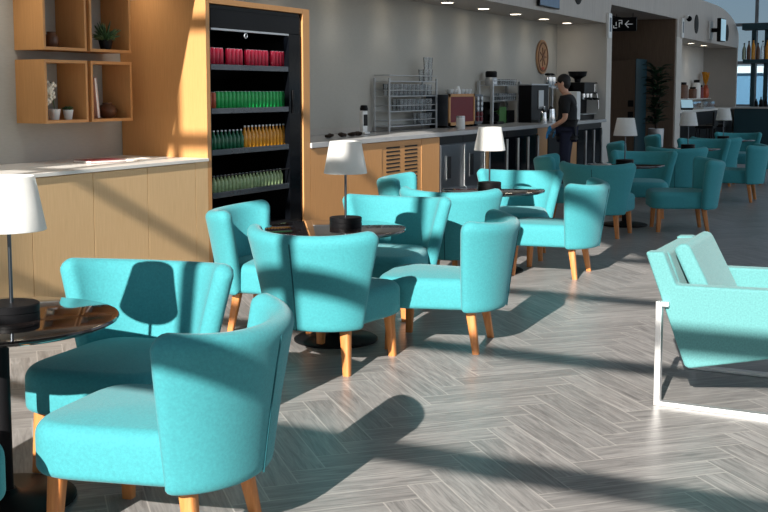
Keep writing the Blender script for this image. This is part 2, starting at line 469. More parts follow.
def make_chair(label):
    t = thing('bar_chair', label, 'chair', group='turquoise tub chairs around the cafe tables')
    bm = new(); plan = super_plan(.325, .25, -.43, .27); pillow(bm, plan, .258, .445, .055, .03, .018)
    obj('seat', bm, M['teal'], t, 60)
    bm, mid = chair_back(0); bk = obj('backrest', bm, M['teal'], t, 80)
    bm = new(); tube(bm, [tuple(mid(.5, v/12)+Vector((0, .0455*min(1, math.sqrt(max(0, 1-(1-min(1, (1-v/12)*.5/.038))**2))), 0))) for v in range(0, 12)], .0038, 6)
    obj('seam', bm, M['piping'], bk)
    for s in (-1, 1):
        obj('leg', leg_mesh((s*.225, -.325, .275), (s*.245, -.34, .0), .058, .042), M['legwood'], t)
        obj('leg', leg_mesh((s*.20, .15, .275), (s*.235, .195, .0), .058, .040), M['legwood'], t)
    return t

CHAIRS = [
 (3.06, 2.385, 99, 'large turquoise tub chair nearest the camera, back turned, at the front table'),
 (3.70, 3.12, 193, 'turquoise tub chair facing us behind the front table, lamp shadow on its back'),
 (2.25, 3.02, -26, 'turquoise tub chair cut off by the left picture edge at the front table'),
 (5.43, 3.14, 0, 'turquoise tub chair with its seamed back to us in front of the second table'),
 (6.14, 3.98, -76, 'turquoise tub chair beside the drinks fridge, side on, at the second table'),
 (6.98, 3.54, 187, 'turquoise tub chair facing us behind the second table, lamp shadow across its back'),
 (6.22, 2.71, 101, 'turquoise tub chair on the aisle side of the second table, casting a long shadow'),
 (8.12, 3.52, 10, 'turquoise tub chair with its sunlit back to us before the third table'),
 (9.0, 4.22, -76, 'turquoise tub chair against the oak vent panel at the third table'),
 (9.92, 3.66, 195, 'turquoise tub chair facing us behind the third table, lamp shadow on it'),
 (9.06, 2.96, 93, 'sunlit turquoise tub chair on the aisle side of the third table'),
 (12.57, 4.02, -76, 'shaded turquoise tub chair just left of the fourth table, below the person'),
 (11.67, 3.37, 2, 'shaded turquoise tub chair with its wide back to us before the fourth table'),
 (13.83, 3.46, 193, 'shaded turquoise tub chair facing us behind the fourth table'),
 (12.6, 2.66, 112, 'shaded turquoise tub chair on the aisle side of the fourth table'),
 (16.25, 4.2, -76, 'small distant turquoise tub chair on the wall side of the fifth table'),
 (15.36, 3.38, 8, 'distant turquoise tub chair with its back to us before the fifth table'),
 (17.85, 3.52, 193, 'distant turquoise tub chair facing us behind the fifth table'),
 (16.33, 2.72, 92, 'distant turquoise tub chair on the aisle side of the fifth table'),
 (18.79, 3.5, 4, 'distant turquoise tub chair with its back to us before the sixth table'),
 (19.1, 4.36, -78, 'distant turquoise tub chair on the wall side of the sixth table, near the planter'),
 (20.75, 3.5, 190, 'farthest turquoise tub chair, facing us behind the sixth table'),
 (19.5, 2.55, 95, 'distant turquoise tub chair at the right picture edge by the sixth table'),
]
proto = None
for x, y, a, lab in CHAIRS:
    if proto is None:
        proto = make_chair(lab); proto.location = (x, y, 0); proto.rotation_euler = (0, 0, R(a+90))
    else: dup(proto, (x, y, 0), R(a+90), lab)

# ------------------------------------------------------------------ tables and lamps
def make_table(label):
    t = thing('cafe_table', label, 'table', group='round dark cafe tables')
    bm = new(); lathe(bm, [(.37, .675), (.417, .681), (.435, .691), (.438, .697), (.435, .704), (.429, .705)], seg=64); obj('tabletop', bm, M['tabletop'], t, 30)
    bm = new(); lathe(bm, [(.16, .665), (.16, .6755)], seg=32); lathe(bm, [(.032, .03), (.032, .670)], seg=20); obj('column', bm, M['black'], t)
    bm = new(); lathe(bm, [(.255, 0), (.262, .004), (.262, .012), (.25, .020), (.06, .034), (.04, .05)], seg=48); obj('base', bm, M['black'], t)
    return t
TABLES = [(3.01, 3.155, 'front'), (5.985, 3.40, 'second'), (8.94, 3.52, 'third'), (12.7, 3.38, 'fourth'), (16.7, 3.5, 'fifth'), (19.95, 3.52, 'sixth')]
LAMPS = [(3.02, 3.10), (6.07, 3.375), (8.97, 3.57), (12.60, 3.365), (16.58, 3.50), (19.88, 3.60)]
def make_lamp(label):
    t = thing('table_lamp', label, 'lamp', group='white-shaded table lamps')
    bm = new(); lathe(bm, [(.1, 0), (.101, .004), (.101, .026), (.098, .028), (.098, .031), (.101, .033), (.101, .056), (.097, .060), (.02, .062)], seg=40); obj('base', bm, M['black'], t)
    bm = new(); tube(bm, [(0, 0, .055), (0, 0, .46)], .0075, 12); obj('pole', bm, M['darksteel'], t)
    bm = new(); lathe(bm, [(.133, .332), (.135, .334), (.098, .530), (.096, .532), (.0955, .530), (.1325, .336), (.133, .332)], seg=48, cap=False)
    sh = obj('lamp_shade', bm, M['shade'], t)
    bm = new()
    for k in range(3):
        a = 2*math.pi*k/3; tube(bm, [(0, 0, .455), (.098*math.cos(a), .098*math.sin(a), .505)], .0025, 6)
    lathe(bm, [(.016, .40), (.018, .455)], seg=14); obj('shade_holder', bm, M['darksteel'], t)
    return t
order = ['nearest table, at the left edge', 'second table, before the fridge', 'third table, brightest in the sun', 'fourth table, in the shade', 'fifth table, near the planter', 'sixth table, farthest away']
tp = lp = None
for (x, y, o_), (lx, ly), od in zip(TABLES, LAMPS, order):
    lab = 'round dark glossy cafe table, %s in the row from the camera' % o_
    if tp is None: tp = make_table(lab); tp.location = (x, y, 0)
    else: dup(tp, (x, y, 0), 0, lab)
    lab = 'white-shaded black table lamp on the %s' % od
    if lp is None: lp = make_lamp(lab); lp.location = (lx, ly, .705)
    else: dup(lp, (lx, ly, .705), 0, lab)

# ------------------------------------------------------------------ lounge armchair at right (faces -Y)
def lounge():
    t = thing('lounge_armchair', 'turquoise lounge armchair on chrome sled frames, alone at the right edge', 'armchair', (5.47, 1.28, 0))
    W = .76                                              # overall width in X, local x 0..W ; local y: 0 at rear, - towards front
    side = [(.07, .755), (-.02, .760), (-.085, .600), (-.88, .618), (-.90, .600), (-.86, .355), (-.16, .190), (-.135, .200)]
    for x0, x1 in ((0, .085), (W-.085, W)):
        bm = new(); prism(bm, side, 'x', x0, x1, .014); obj('side_panel', bm, M['aqua'], t, 50)
    bm = new(); prism(bm, [(.07, .745), (-.03, .755), (-.20, .30), (-.12, .215)], 'x', .07, W-.07, .02); obj('backrest', bm, M['aqua'], t, 50)
    bm = new(); prism(bm, [(-.045, .765), (-.085, .798), (-.125, .79), (-.29, .47), (-.20, .44)], 'x', .09, W-.09, .028); obj('back_cushion', bm, M['aqua'], t, 50)
    bm = new(); prism(bm, [(-.19, .30), (-.19, .46), (-.86, .50), (-.89, .47), (-.88, .38), (-.80, .35)], 'x', .085, W-.085, .025); obj('seat_cushion', bm, M['aqua'], t, 50)
    for x in (.012, W-.012):
        bm = new(); h = .010
        xs = (x-.006, x+.006) if x < .3 else (x-.006, x+.006)
        o = -.03 if x < .3 else .03
        o *= 1.2
        box(bm, x+o-.022, x+o+.022, -.030, 0, 0, .52, .003)
        box(bm, x+o-.022, x+o+.022, -.86, -.028, 0, .022, .003)
        box(bm, x+o-.022, x+o+.022, -.88, -.85, 0, .45, .003)
        box(bm, min(x+o, x)-.01, max(x+o, x)+.01, -.06, -.002, .495, .518, .003)
        box(bm, min(x+o, x)-.01, max(x+o, x)+.01, -.86, -.80, .425, .448, .003)
        obj('sled_frame', bm, M['satin'], t)
    return t
lounge()

# ------------------------------------------------------------------ left counter
seams = [3.89, 4.52, 5.15, 5.783, 6.413, 7.043, 7.673]
names = ['sixth', 'fifth', 'fourth', 'third', 'second', 'first']
for i in range(6):
    a, c = seams[i], seams[i+1]
    t = thing('counter_cabinet', 'plain oak base cabinet, %s to the left of the fridge housing filler' % names[i], 'cabinet', ((a+c)/2, YF, 0), group='oak cabinets under the white counter')
    w = (c-a)/2
    b = new(); box(b, -w+.001, w-.001, .022, .90, .09, .944); box(b, -w+.001, w-.001, .07, .9, 0, .09); obj('body', b, M['oak'], t)
    b = new(); box(b, -w+.003, w-.003, 0, .02, .02, .938, .002); obj('door', b, M['oak'], t)
b = new(); box(b, 7.675, 7.848, YF, 6.62, 0, .944); tag(obj('filler_panel', b, M['oak']), 'narrow oak filler strip between the counter cabinets and the fridge housing', 'panel')
b = new(); box(b, 3.86, 7.848, YF-.015, YB-.002, .945, .972, .003); tag(obj('stone_counter', b, M['stone']), 'thin white stone counter top below the oak box shelves', 'worktop')

# fridge housing
t = thing('fridge_housing', 'tall light oak housing around the open drinks fridge', 'cabinet', (7.85, YF, 0))
b = new(); box(b, 0, .055, 0, .93, 0, 2.335, .002); obj('side_panel', b, M['oak_dark'], t)
b = new(); box(b, 1.585, 1.71, 0, .93, 0, 2.335, .002); obj('side_panel', b, M['oak_dark'], t)
b = new(); box(b, .056, 1.584, 0, .93, 2.288, 2.335, .002); obj('top_panel', b, M['oak_dark'], t)
# fridge
FX = 7.91
t = thing('drinks_fridge', 'open black drinks fridge stocked with cans, set in an oak housing', 'fridge', (FX, YF+.02, 0))
fw = 1.52
b = new(); box(b, 0, .03, 0, .86, 0, 2.28); box(b, fw-.03, fw, 0, .86, 0, 2.28); box(b, 0, fw, .82, .86, 0, 2.28); box(b, 0, fw, 0, .86, 2.25, 2.28); box(b, 0, fw, 0, .86, 0, .30); obj('case', b, M['black'], t)
b = new(); box(b, 0.03, fw-.03, -.005, .06, 2.085, 2.25, .004); obj('header_panel', b, M['blackgloss'], t)
b = new(); box(b, .03, 1.28, -.012, .008, 2.066, 2.084, .002); obj('light_rail', b, M['steel'], t)
L_ = bpy.data.lights.new('fridge_lamp', 'AREA'); L_.shape = 'RECTANGLE'; L_.size = 1.2; L_.size_y = .04; L_.energy = 2.5; L_.color = (.9, .96, 1)
lo = bpy.data.objects.new('fridge_lamp', L_); COL.objects.link(lo); lo.parent = t; lo.location = (.66, .03, 2.06)
b = new(); box(b, 1.285, fw-.028, -.008, .05, .30, 2.084, .004); obj('control_panel', b, M['blackgloss'], t)
b = new(); box(b, 1.33, 1.36, -.02, -.008, 1.33, 1.55, .004); obj('handle', b, M['black'], t)
SH = [1.775, 1.395, 1.035, .66]
for z in SH:
    b = new(); box(b, .03, 1.283, .02, .06, z-.035, z-.012); box(b, .03, 1.485, .06, .62, z-.035, z-.012); sf = obj('shelf', b, M['darksteel'], t)
    b = new(); box(b, .03, 1.283, -.004, .02, z-.05, z, .004); obj('price_rail', b, M['rail'], sf)
b = new(); tube(b, [(.03, .0, .80), (1.5, .0, .80)], .006, 8); obj('guard_rail', b, M['black'], t)
b = new(); lathe(b, [(.018, 0), (.026, .002), (.026, .006), (.018, .008)], cap=False, seg=20, M=Matrix.Rotation(R(90), 4, 'X')); o = obj('price_hook', b, M['steel'], t); o.location = (.56, -.004, 2.035)

def can_mesh(r, h): 
    b = new(); lathe(b, [(r*.8, 0), (r, .008), (r, h-.016), (r*.82, h-.004)], seg=16); return b
def lid_mesh(r, h):
    b = new(); lathe(b, [(r*.82, h-.004), (r*.84, h), (r*.7, h), (r*.7, h-.003)], seg=16); return b
def make_can(name, label, cat, group, m, r, h):
    t = thing(name, label, cat, group=group); obj('body', can_mesh(r, h), m, t); obj('lid', lid_mesh(r, h), M['canlid'], t); return t
def make_bottle(name, label, cat, group, m, capm, r, h, lid='cap'):
    t = thing(name, label, cat, group=group)
    b = new(); lathe(b, [(r*.85, 0), (r, .01), (r, h*.55), (r*.85, h*.66), (r*.36, h*.82), (r*.34, h*.93)], seg=16); obj('body', b, m, t)
    b = new(); lathe(b, [(r*.42, h*.92), (r*.42, h*.995), (r*.3, h)], seg=14); obj(lid, b, capm, t); return t
def row(pr, xs, y, z):
    for i, x in enumerate(xs):
        if i == 0: pr.location = (x, y, z)
        else: dup(pr, (x, y, z), rnd.uniform(0, 6))
CX0 = FX+.065
ys = YF+.115
gaps_red = [i for i in range(22) if i not in (5, 10, 17)]
row(make_can('drink_can', 'red drink can in the row on the top fridge shelf', 'can', 'red cans on the top shelf', M['red'], .028, .158), [CX0+.0605*i for i in gaps_red], ys, SH[0]+.001-.012)
row(make_can('drink_can', 'orange drink can at the left end of the second fridge shelf', 'can', 'orange cans on the second shelf', M['orange'], .028, .152), [CX0+.0605*i for i in range(3)], ys, SH[1]-.011)
row(make_can('drink_can', 'green drink can in the row on the second fridge shelf', 'can', 'green cans on the second shelf', M['green'], .028, .158), [CX0+.0605*i for i in range(3, 22)], ys, SH[1]-.011)
row(make_bottle('drink_bottle', 'small dark green bottle on the left of the third fridge shelf', 'bottle', 'dark green bottles on the third shelf', M['dgreen'], M['canlid'], .028, .175), [CX0+.0605*i for i in range(10)], ys, SH[2]-.011)
row(make_bottle('drink_bottle', 'small amber drink bottle on the right of the third fridge shelf', 'bottle', 'amber bottles on the third shelf', M['amber'], M['canlid'], .028, .205), [CX0+.0605*i for i in range(10, 22)], ys, SH[2]-.011)
row(make_bottle('drink_bottle', 'small pale green bottle in the front row on the bottom fridge shelf', 'bottle', 'pale bottles on the bottom shelf', M['palegreen'], M['canlid'], .027, .15), [CX0+.0575*i for i in range(22)], ys, SH[3]-.011)

# ------------------------------------------------------------------ oak box shelves with ornaments
def box_shelf(x0, x1, z0, z1, label):
    t = thing('box_shelf', label, 'shelf', ((x0+x1)/2, YB, z0), group='oak box shelves on the left wall')
    w, h, d, k = (x1-x0)/2, z1-z0, .31, .024
    b = new(); box(b, -w, -w+k, -d, -.001, 0, h, .0015); obj('side_panel', b, M['oak_dark'], t)
    b = new(); box(b, w-k, w, -d, -.001, 0, h, .0015); obj('side_panel', b, M['oak_dark'], t)
    b = new(); box(b, -w+k, w-k, -d, -.001, 0, k, .0015); obj('bottom_panel', b, M['oak_dark'], t)
    b = new(); box(b, -w+k, w-k, -d, -.001, h-k, h, .0015); obj('top_panel', b, M['oak_dark'], t)
    return t
SX = [(6.60, 7.085), (7.125, 7.635)]; SZ = [(1.29, 1.79), (1.865, 2.365)]
for (x0, x1), a in zip(SX, ('left', 'right')):
    for (z0, z1), c in zip(SZ, ('lower', 'upper')):
        box_shelf(x0, x1, z0, z1, 'open oak box shelf on the left wall, %s %s of the four' % (c, a))
ZL, ZU = 1.29+.0245, 1.865+.0245
def flowerpot(x, y, z, label, r, h, m):
    t = thing('flower_pot', label, 'plant', (x, y, z))
    b = new(); lathe(b, [(r*.72, 0), (r, h), (r*.9, h), (r*.86, h*.85)], seg=24, cap=False); lathe(b, [(.001, .0), (r*.72, 0)], seg=24, cap=False); obj('pot', b, m, t)
    b = new(); lathe(b, [(r*.9, h*.80), (r*.9, h*.88)], seg=20); obj('soil', b, M['soil'], t)
    return t
t = flowerpot(6.80, 6.44, ZL, 'white pot with cream orchid on the lower left box shelf', .048, .085, M['white'])
b = new(); tube(b, [(0, 0, .07), (-.01, 0, .16), (-.04, 0, .26), (-.03, 0, .30)], .004, 8); obj('stem', b, M['leaf'], t)
b = new()
for i in range(15):
    c = (-.035+rnd.uniform(-.045, .045), rnd.uniform(-.03, .03), .14+.15*rnd.random())
    for k in range(4): ball(b, (c[0]+.016*math.cos(k*1.57), c[1]+.004*k-.006, c[2]+.016*math.sin(k*1.57)), .015, 8, (1, .5, 1))
obj('blossoms', b, M['petal'], t)
t = flowerpot(6.955, 6.44, ZL, 'small white pot with green succulent on the lower left box shelf', .042, .078, M['white'])
b = new()
for i in range(16):
    a = i*2.4; r_ = .012+.0016*i
    tube(b, [(0, 0, .066), (r_*math.cos(a), r_*math.sin(a), .10-.0008*i), (1.5*r_*math.cos(a), 1.5*r_*math.sin(a), .108-.001*i)], [.006, .008, .002], 6)
obj('leaves', b, M['leaf'], t)
def vase(x, y, z, label, cat, prof, m, stuff=None):
    b = new(); lathe(b, prof, seg=28); o = obj('vase', b, m); o.location = (x, y, z); return tag(o, label, cat)
vase(7.47, 6.48, ZL, 'round brown pot on the lower right box shelf', 'pot', [(.04, 0), (.075, .03), (.085, .065), (.07, .10), (.04, .118), (.042, .13), (.03, .128)], M['brass'])
vase(6.83, 6.48, ZU, 'small dark amber jar on the upper left box shelf', 'jar', [(.04, 0), (.055, .02), (.058, .07), (.045, .10), (.036, .11), (.038, .125), (.025, .124)], M['brass'])
t = thing('book', 'slim pale pink book leaning upright on the lower right box shelf', 'book', (7.245, 6.42, ZL))
Mx = Matrix.Rotation(R(-6), 4, 'Y')
b = new(); box(b, -.004, .0, -.04, .05, .003, .34, .001, Mx); box(b, .022, .026, -.04, .05, .003, .34, .001, Mx); box(b, -.004, .026, .046, .05, .003, .34, 0, Mx); obj('cover', b, M['pinkbook'], t)
b = new(); box(b, 0, .022, -.037, .045, .006, .335, 0, Mx); obj('pages', b, M['paper'], t)
t = flowerpot(7.38, 6.40, ZU, 'spiky green plant in a dark pot on the upper right box shelf', .06, .08, M['black'])
b = new()
for i in range(64):
    a = rnd.uniform(0, 6.28); l = rnd.uniform(.12, .21); el = rnd.uniform(.25, 1.35)
    p1 = Vector((.85*math.cos(a)*math.cos(el), math.sin(a)*math.cos(el)*.8, math.sin(el)))
    tube(b, [(0, 0, .06), tuple(p1*l*.6+Vector((0, 0, .06))), tuple(p1*l+Vector((0, 0, .06-.02)))], [.005, .010, .001], 5)
obj('leaves', b, M['leaf'], t)
t = thing('menu_booklet', 'closed maroon booklet lying on the white counter under the shelves', 'booklet', (7.0, 6.16, .9725), R(-14))
b = new(); box(b, -.17, .17, -.12, .12, .0, .003, .001); box(b, -.17, .17, -.12, .12, .019, .022, .001); obj('cover', b, M['maroon'], t)
b = new(); box(b, -.166, .166, -.117, .117, .003, .019); obj('pages', b, M['paper'], t)
t = thing('magazine', 'open white magazine lying on the counter beside the maroon booklet', 'magazine', (7.40, 6.08, .9725), R(8))
for s in (-1, 1):
    b = new(); prism(b, [(0, 0), (s*.19, 0), (s*.19, .004), (s*.10, .012), (s*.01, .007), (0, .003)], 'y', -.13, .13); obj('page', b, M['paper'], t)

# ------------------------------------------------------------------ bar counter along the back wall
b = new(); box(b, 9.56, 20.0, YF-.02, YB-.002, .978, 1.03, .004); tag(obj('bar_counter', b, M['stone_grey']), 'long grey stone bar top running from the fridge housing to the end wall', 'worktop')
b = new(); box(b, 9.56, 20.0, YB-.025, YB-.002, 1.031, 1.10, .002); tag(obj('upstand', b, M['wall']), 'low upstand strip along the wall at the back of the bar top', 'upstand')
def unit(name, x0, x1, label, m, front=None, cat='cabinet', doors=1):
    t = thing(name, label, cat, ((x0+x1)/2, YF, 0)); w = (x1-x0)/2
    b = new(); box(b, -w+.001, w-.001, .022, .90, 0, .976); obj('body', b, m, t)
    return t, w
for i, (a, c) in enumerate(((9.56, 10.35), (10.35, 11.12))):
    t, w = unit('bar_cabinet', a, c, 'plain oak bar cabinet, %s from the drinks fridge' % ('first' if i == 0 else 'second'), M['oak_dark'])
    b = new(); box(b, -w+.003, w-.003, 0, .02, .03, .97, .002); obj('door', b, M['oak_dark'], t)
t, w = unit('vent_cabinet', 11.12, 12.15, 'oak bar cabinet with two columns of louvre slots', M['oak_dark'])
b = new(); box(b, -w+.003, w-.003, 0.004, .02, .03, .97, .002); obj('door', b, M['oak_dark'], t)
for s in (-1, 1):
    b = new()
    for k in range(14):
        z = .90-.045*k; box(b, s*.235-.17, s*.235+.17, .0, .006, z-.009, z+.009)
    obj('louvre_slots', b, M['gap'], t)
t, w = unit('bar_cabinet', 12.15, 12.68, 'plain oak bar cabinet between the louvres and the steel fridges', M['oak_dark'])
b = new(); box(b, -w+.003, w-.003, 0, .02, .03, .97, .002); obj('door', b, M['oak_dark'], t)
def steel_fridge(x0, x1, lab):
    t, w = unit('undercounter_fridge', x0, x1, lab, M['darksteel'], cat='fridge')
    b = new(); box(b, -w+.004, w-.004, -.02, .02, .08, .865, .006); d = obj('door', b, M['darksteel'], t)
    b = new(); box(b, -w+.004, w-.004, -.0, .02, .875, .97, .003); obj('top_panel', b, M['black'], t)
    b = new(); box(b, -w+.17, -w+.30, -.028, -.019, .44, .72, .004); obj('display', b, M['black'], d)
    b = new(); box(b, -w+.155, -w+.168, -.03, -.019, .43, .73, .002); obj('display_trim', b, M['chrome'], d)
    b = new(); box(b, w-.05, w-.02, -.045, -.02, .1, .86, .006); obj('handle', b, M['chrome'], d)
steel_fridge(12.68, 13.42, 'steel undercounter fridge, the left of the two behind the third table')
steel_fridge(13.42, 14.12, 'steel undercounter fridge, the right of the two behind the third table lamp')
b = new(); box(b, 14.12, 14.32, YF, 6.6, 0, .976); tag(obj('bar_pier', b, M['oak_dark']), 'narrow oak pier of the bar just right of the steel fridges', 'pier')
def glass_fridge(x0, x1, n, lab):
    t, w = unit('bottle_cooler', x0, x1, lab, M['black'], cat='fridge')
    b = new(); box(b, -w+.003, w-.003, .0, .02, .89, .97, .003); obj('top_grille', b, M['black'], t)
    b = new(); box(b, -w+.003, w-.003, .0, .02, .02, .10, .003); obj('plinth', b, M['black'], t)
    dw = 2*w/n
    for k in range(n):
        b = new(); box(b, -w+k*dw+.006, -w+(k+1)*dw-.006, -.012, .02, .11, .88, .004); d = obj('door', b, M['blackgloss'], t)
        b = new(); box(b, -w+(k+1)*dw-.05, -w+(k+1)*dw-.015, -.035, -.012, .13, .86, .005); obj('handle', b, M['steel'], d)
glass_fridge(14.32, 15.0, 1, 'narrow black cooler with one steel handle left of the lamp')
glass_fridge(15.02, 16.32, 3, 'black three door bottle cooler with long steel handles')
b = new(); box(b, 16.32, 16.78, YF, 6.6, 0, .976); tag(obj('bar_pier', b, M['oak_dark']), 'brown oak pier of the bar just left of the person', 'pier')
glass_fridge(16.78, 17.6, 1, 'black cooler with one steel handle beside the person')
b = new(); box(b, 17.6, 18.3, YF, 6.6, 0, .976); tag(obj('bar_pier', b, M['oak_dark']), 'brown oak pier of the bar behind the person', 'pier')
glass_fridge(18.3, 19.75, 3, 'black three door bottle cooler under the espresso machine')
b = new(); box(b, 19.75, 19.998, YF, 6.6, 0, .976); tag(obj('bar_pier', b, M['white_wall']), 'pale end pier of the bar at the end wall', 'pier')

ZB = 1.0305
# glass rack
def wire_rack(x0, x1, y0, y1, zs, ztop, label, thick=.012):
    t = thing('glass_rack', label, 'rack', (x0, y0, ZB))
    w, d = x1-x0, y1-y0
    for (px, py) in ((0, 0), (w, 0), (0, d), (w, d)):
        b = new(); box(b, px-thick, px+thick, py-thick, py+thick, 0, ztop, .003); obj('post', b, M['steel'], t)
    for z in zs:
        b = new(); box(b, thick, w-thick, 0, d, z-.012, z, .002); s = obj('shelf', b, M['steel'], t)
        b = new(); tube(b, [(0, -.005, z+.07), (w, -.005, z+.07)], .005, 6); tube(b, [(0, d, z+.07), (w, d, z+.07)], .005, 6); tube(b, [(0, 0, z+.07), (0, d, z+.07)], .005, 6); tube(b, [(w, 0, z+.07), (w, d, z+.07)], .005, 6); obj('rail', b, M['steel'], s)
    return t
RX0, RX1, RY0, RY1 = 12.63, 14.06, 6.39, 6.60
wire_rack(RX0, RX1, RY0, RY1, (.065, .255, .45, .64), .675, 'steel rack of clean glasses on the bar beside the oven')
def make_glass(label, group, r, h):
    b = new(); lathe(b, [(r*.72, .0), (r*.74, .006), (r, h), (r*.93, h), (r*.68, .012), (.001, .010)], seg=14, cap=False)
    lathe(b, [(.001, 0), (r*.72, 0)], seg=14, cap=False)
    return tag(obj('drinking_glass', b, M['glass']), label, 'glass', group)
def grow(g, pts):
    for i, p in enumerate(pts):
        o = g if i == 0 else g.copy()
        if i: COL.objects.link(o)
        o.location = p
for zi, n0, lab, grp in ((.45, 1, 'clear glass on the upper shelf of the steel glass rack', 'glasses on the upper rack shelf'), (.255, 3, 'clear glass on the middle shelf of the steel glass rack', 'glasses on the middle rack shelf'), (.065, 8, 'clear glass on the bottom shelf of the steel glass rack', 'glasses on the bottom rack shelf')):
    pts = []
    for k in range(n0, 11):
        for j in range(2):
            pts.append((RX0+.08+.125*k, RY0+.055+.10*j, ZB+zi+.0006))
    grow(make_glass(lab, grp, .036, .15), pts)
grow(make_glass('clear tall glass standing on top of the steel glass rack', 'glasses on top of the rack', .045, .16), [(13.86, 6.45, ZB+.6406), (13.97, 6.45, ZB+.6406), (13.91, 6.545, ZB+.6406)])
grow(make_glass('clear glass stacked in a glass on top of the steel rack', 'stacked glasses above the rack', .045, .16), [(13.86, 6.45, ZB+.8015), (13.97, 6.45, ZB+.8015)])
# small device beside the rack
t = thing('card_terminal', 'small upright white payment terminal with dark screen on the bar', 'terminal', (11.75, 6.28, ZB))
b = new(); box(b, -.07, .07, -.05, .06, 0, .03, .01); box(b, -.06, .06, -.02, .03, .025, .28, .012); obj('body', b, M['white'], t)
b = new(); box(b, -.045, .045, -.026, -.019, .10, .235, .004); obj('screen', b, M['blackgloss'], t)
b = new(); lathe(b, [(.045, .28), (.05, .30), (.04, .34), (.02, .345)], seg=16); obj('top_cap', b, M['black'], t)
# dark dried pods on the bar
pods = [(10.62, 6.1), (10.70, 6.15), (10.93, 6.12), (11.03, 6.17), (11.12, 6.10), (11.22, 6.15), (11.32, 6.12), (11.42, 6.17)]
b = new(); 
for k in range(7): ball(b, (.022*math.cos(k*2.3)*(k/4), .02*math.sin(k*2.3)*(k/4), .018+.006*(k % 3)), .022, 8, (1.3, .9, .8))
pd = tag(obj('dried_pod', b, M['soil']), 'dark dried cluster lying on the bar left of the payment terminal', 'ornament', 'dark dried clusters on the bar')
for i, (x, y) in enumerate(pods):
    o = pd if i == 0 else pd.copy()
    if i: COL.objects.link(o)
    o.location = (x, y, ZB+.001); o.rotation_euler = (0, 0, i*1.3)
# red fronted oven
t = thing('toaster_oven', 'red-fronted oven in a wooden frame on the bar, right of the glass rack', 'oven', (14.19, 6.27, ZB))
b = new(); box(b, 0, 1.25, .0, .34, .03, .46, .006); obj('case', b, M['darksteel'], t)
b = new(); box(b, 0, .92, -.02, 0, .03, .075); box(b, 0, .92, -.02, 0, .43, .47); box(b, 0, .045, -.02, 0, .03, .47); box(b, .875, .92, -.02, 0, .03, .47); obj('frame', b, M['oak_dark'], t)
b = new(); box(b, .04, .88, -.012, 0, .07, .435); obj('front_panel', b, M['redpanel'], t)
b = new(); box(b, .935, 1.24, -.012, 0, .05, .45, .003); cp = obj('control_panel', b, M['darksteel'], t)
for i in range(2):
    for j in range(5):
        b = new(); lathe(b, [(.035, 0), (.035, .02), (.03, .024)], seg=14, M=Matrix.Rotation(R(90), 4, 'X')); k = obj('knob', b, M['canlid'] if j > 1 else M['maroon'], cp); k.location = (1.02+.14*i, -.012, .10+.075*j)
for fx in (.08, 1.15):
    b = new(); box(b, fx-.03, fx+.03, .04, .30, 0, .031); obj('foot', b, M['black'], t)
def cup(x, y, z, lab):
    t = thing('cup', lab, 'cup', (x, y, z), rnd.uniform(0, 6), 'white cups on top of the oven')
    b = new(); lathe(b, [(.025, 0), (.045, .03), (.052, .075), (.047, .075), (.04, .03), (.001, .01)], seg=18, cap=False); lathe(b, [(.001, 0), (.025, 0)], seg=18, cap=False); obj('body', b, M['white'], t)
    b = new(); tube(b, [(.045, 0, .06), (.075, 0, .055), (.075, 0, .03), (.042, 0, .022)], .006, 6); obj('handle', b, M['white'], t)
for i, x in enumerate((14.60, 14.73, 15.0, 15.13, 15.26)): cup(x, 6.42, ZB+.4605, 'white cup in the row on top of the red oven')
t = thing('cup', 'white cup standing upside down among the cups above the oven', 'cup', (14.86, 6.42, ZB+.4605))
b = new(); lathe(b, [(.052, 0), (.045, .06), (.025, .12)], seg=18); obj('body', b, M['white'], t)
t = thing('canister', 'pale cylindrical canister on the bar in front of the red oven', 'canister', (14.0, 6.0, ZB))
b = new(); lathe(b, [(.058, 0), (.06, .005), (.06, .15), (.055, .155)], seg=24); obj('body', b, M['white'], t)
b = new(); lathe(b, [(.061, .15), (.061, .172), (.055, .176)], seg=24); obj('lid', b, M['canlid'], t)
# second rack with coffee gear
X0, X1, Y0, Y1 = 16.1, 17.3, 6.38, 6.60
wire_rack(X0, X1, Y0, Y1, (.36, .60), .66, 'steel shelf rack of glasses over black coffee gear on the bar', .022)
g = make_glass('clear glass on the top shelf of the rack over the coffee gear', 'glasses on the coffee rack', .036, .09)
grow(g, [(X0+.48+.1*k, 6.42+.11*j, ZB+.6006) for k in range(7) for j in range(2)])
g = make_glass('clear glass on the lower shelf of the rack over the coffee gear', 'glasses low on the coffee rack', .036, .11)
grow(g, [(X0+.48+.1*k, 6.42+.11*j, ZB+.3606) for k in range(7) for j in range(2)])
t = thing('coffee_brewer', 'black filter coffee brewer standing under the left of the coffee rack', 'coffee machine', (16.30, 6.43, ZB))
b = new(); box(b, -.14, .14, -.12, .16, 0, .04, .008); box(b, -.14, .14, .08, .16, .03, .34, .008); obj('body', b, M['black'], t)
b = new(); lathe(b, [(.07, .04), (.085, .06), (.085, .13), (.05, .17), (.055, .185)], seg=20); c_ = obj('jug', b, M['blackgloss'], t)
b = new(); tube(b, [(.08, 0, .16), (.13, 0, .15), (.13, 0, .08), (.085, 0, .07)], .009, 6); obj('handle', b, M['black'], c_)
b = new(); lathe(b, [(.05, .20), (.09, .24), (.10, .33)], seg=20); obj('filter_funnel', b, M['black'], t)
t = thing('black_jar', 'black lidded jar on the top shelf of the coffee rack', 'jar', (16.34, 6.492, ZB+.6006))
b = new(); lathe(b, [(.085, 0), (.095, .01), (.095, .10), (.08, .12)], seg=20); obj('body', b, M['steel'], t)
b = new(); lathe(b, [(.085, .12), (.09, .13), (.09, .20), (.075, .215)], seg=20); obj('lid', b, M['black'], t)
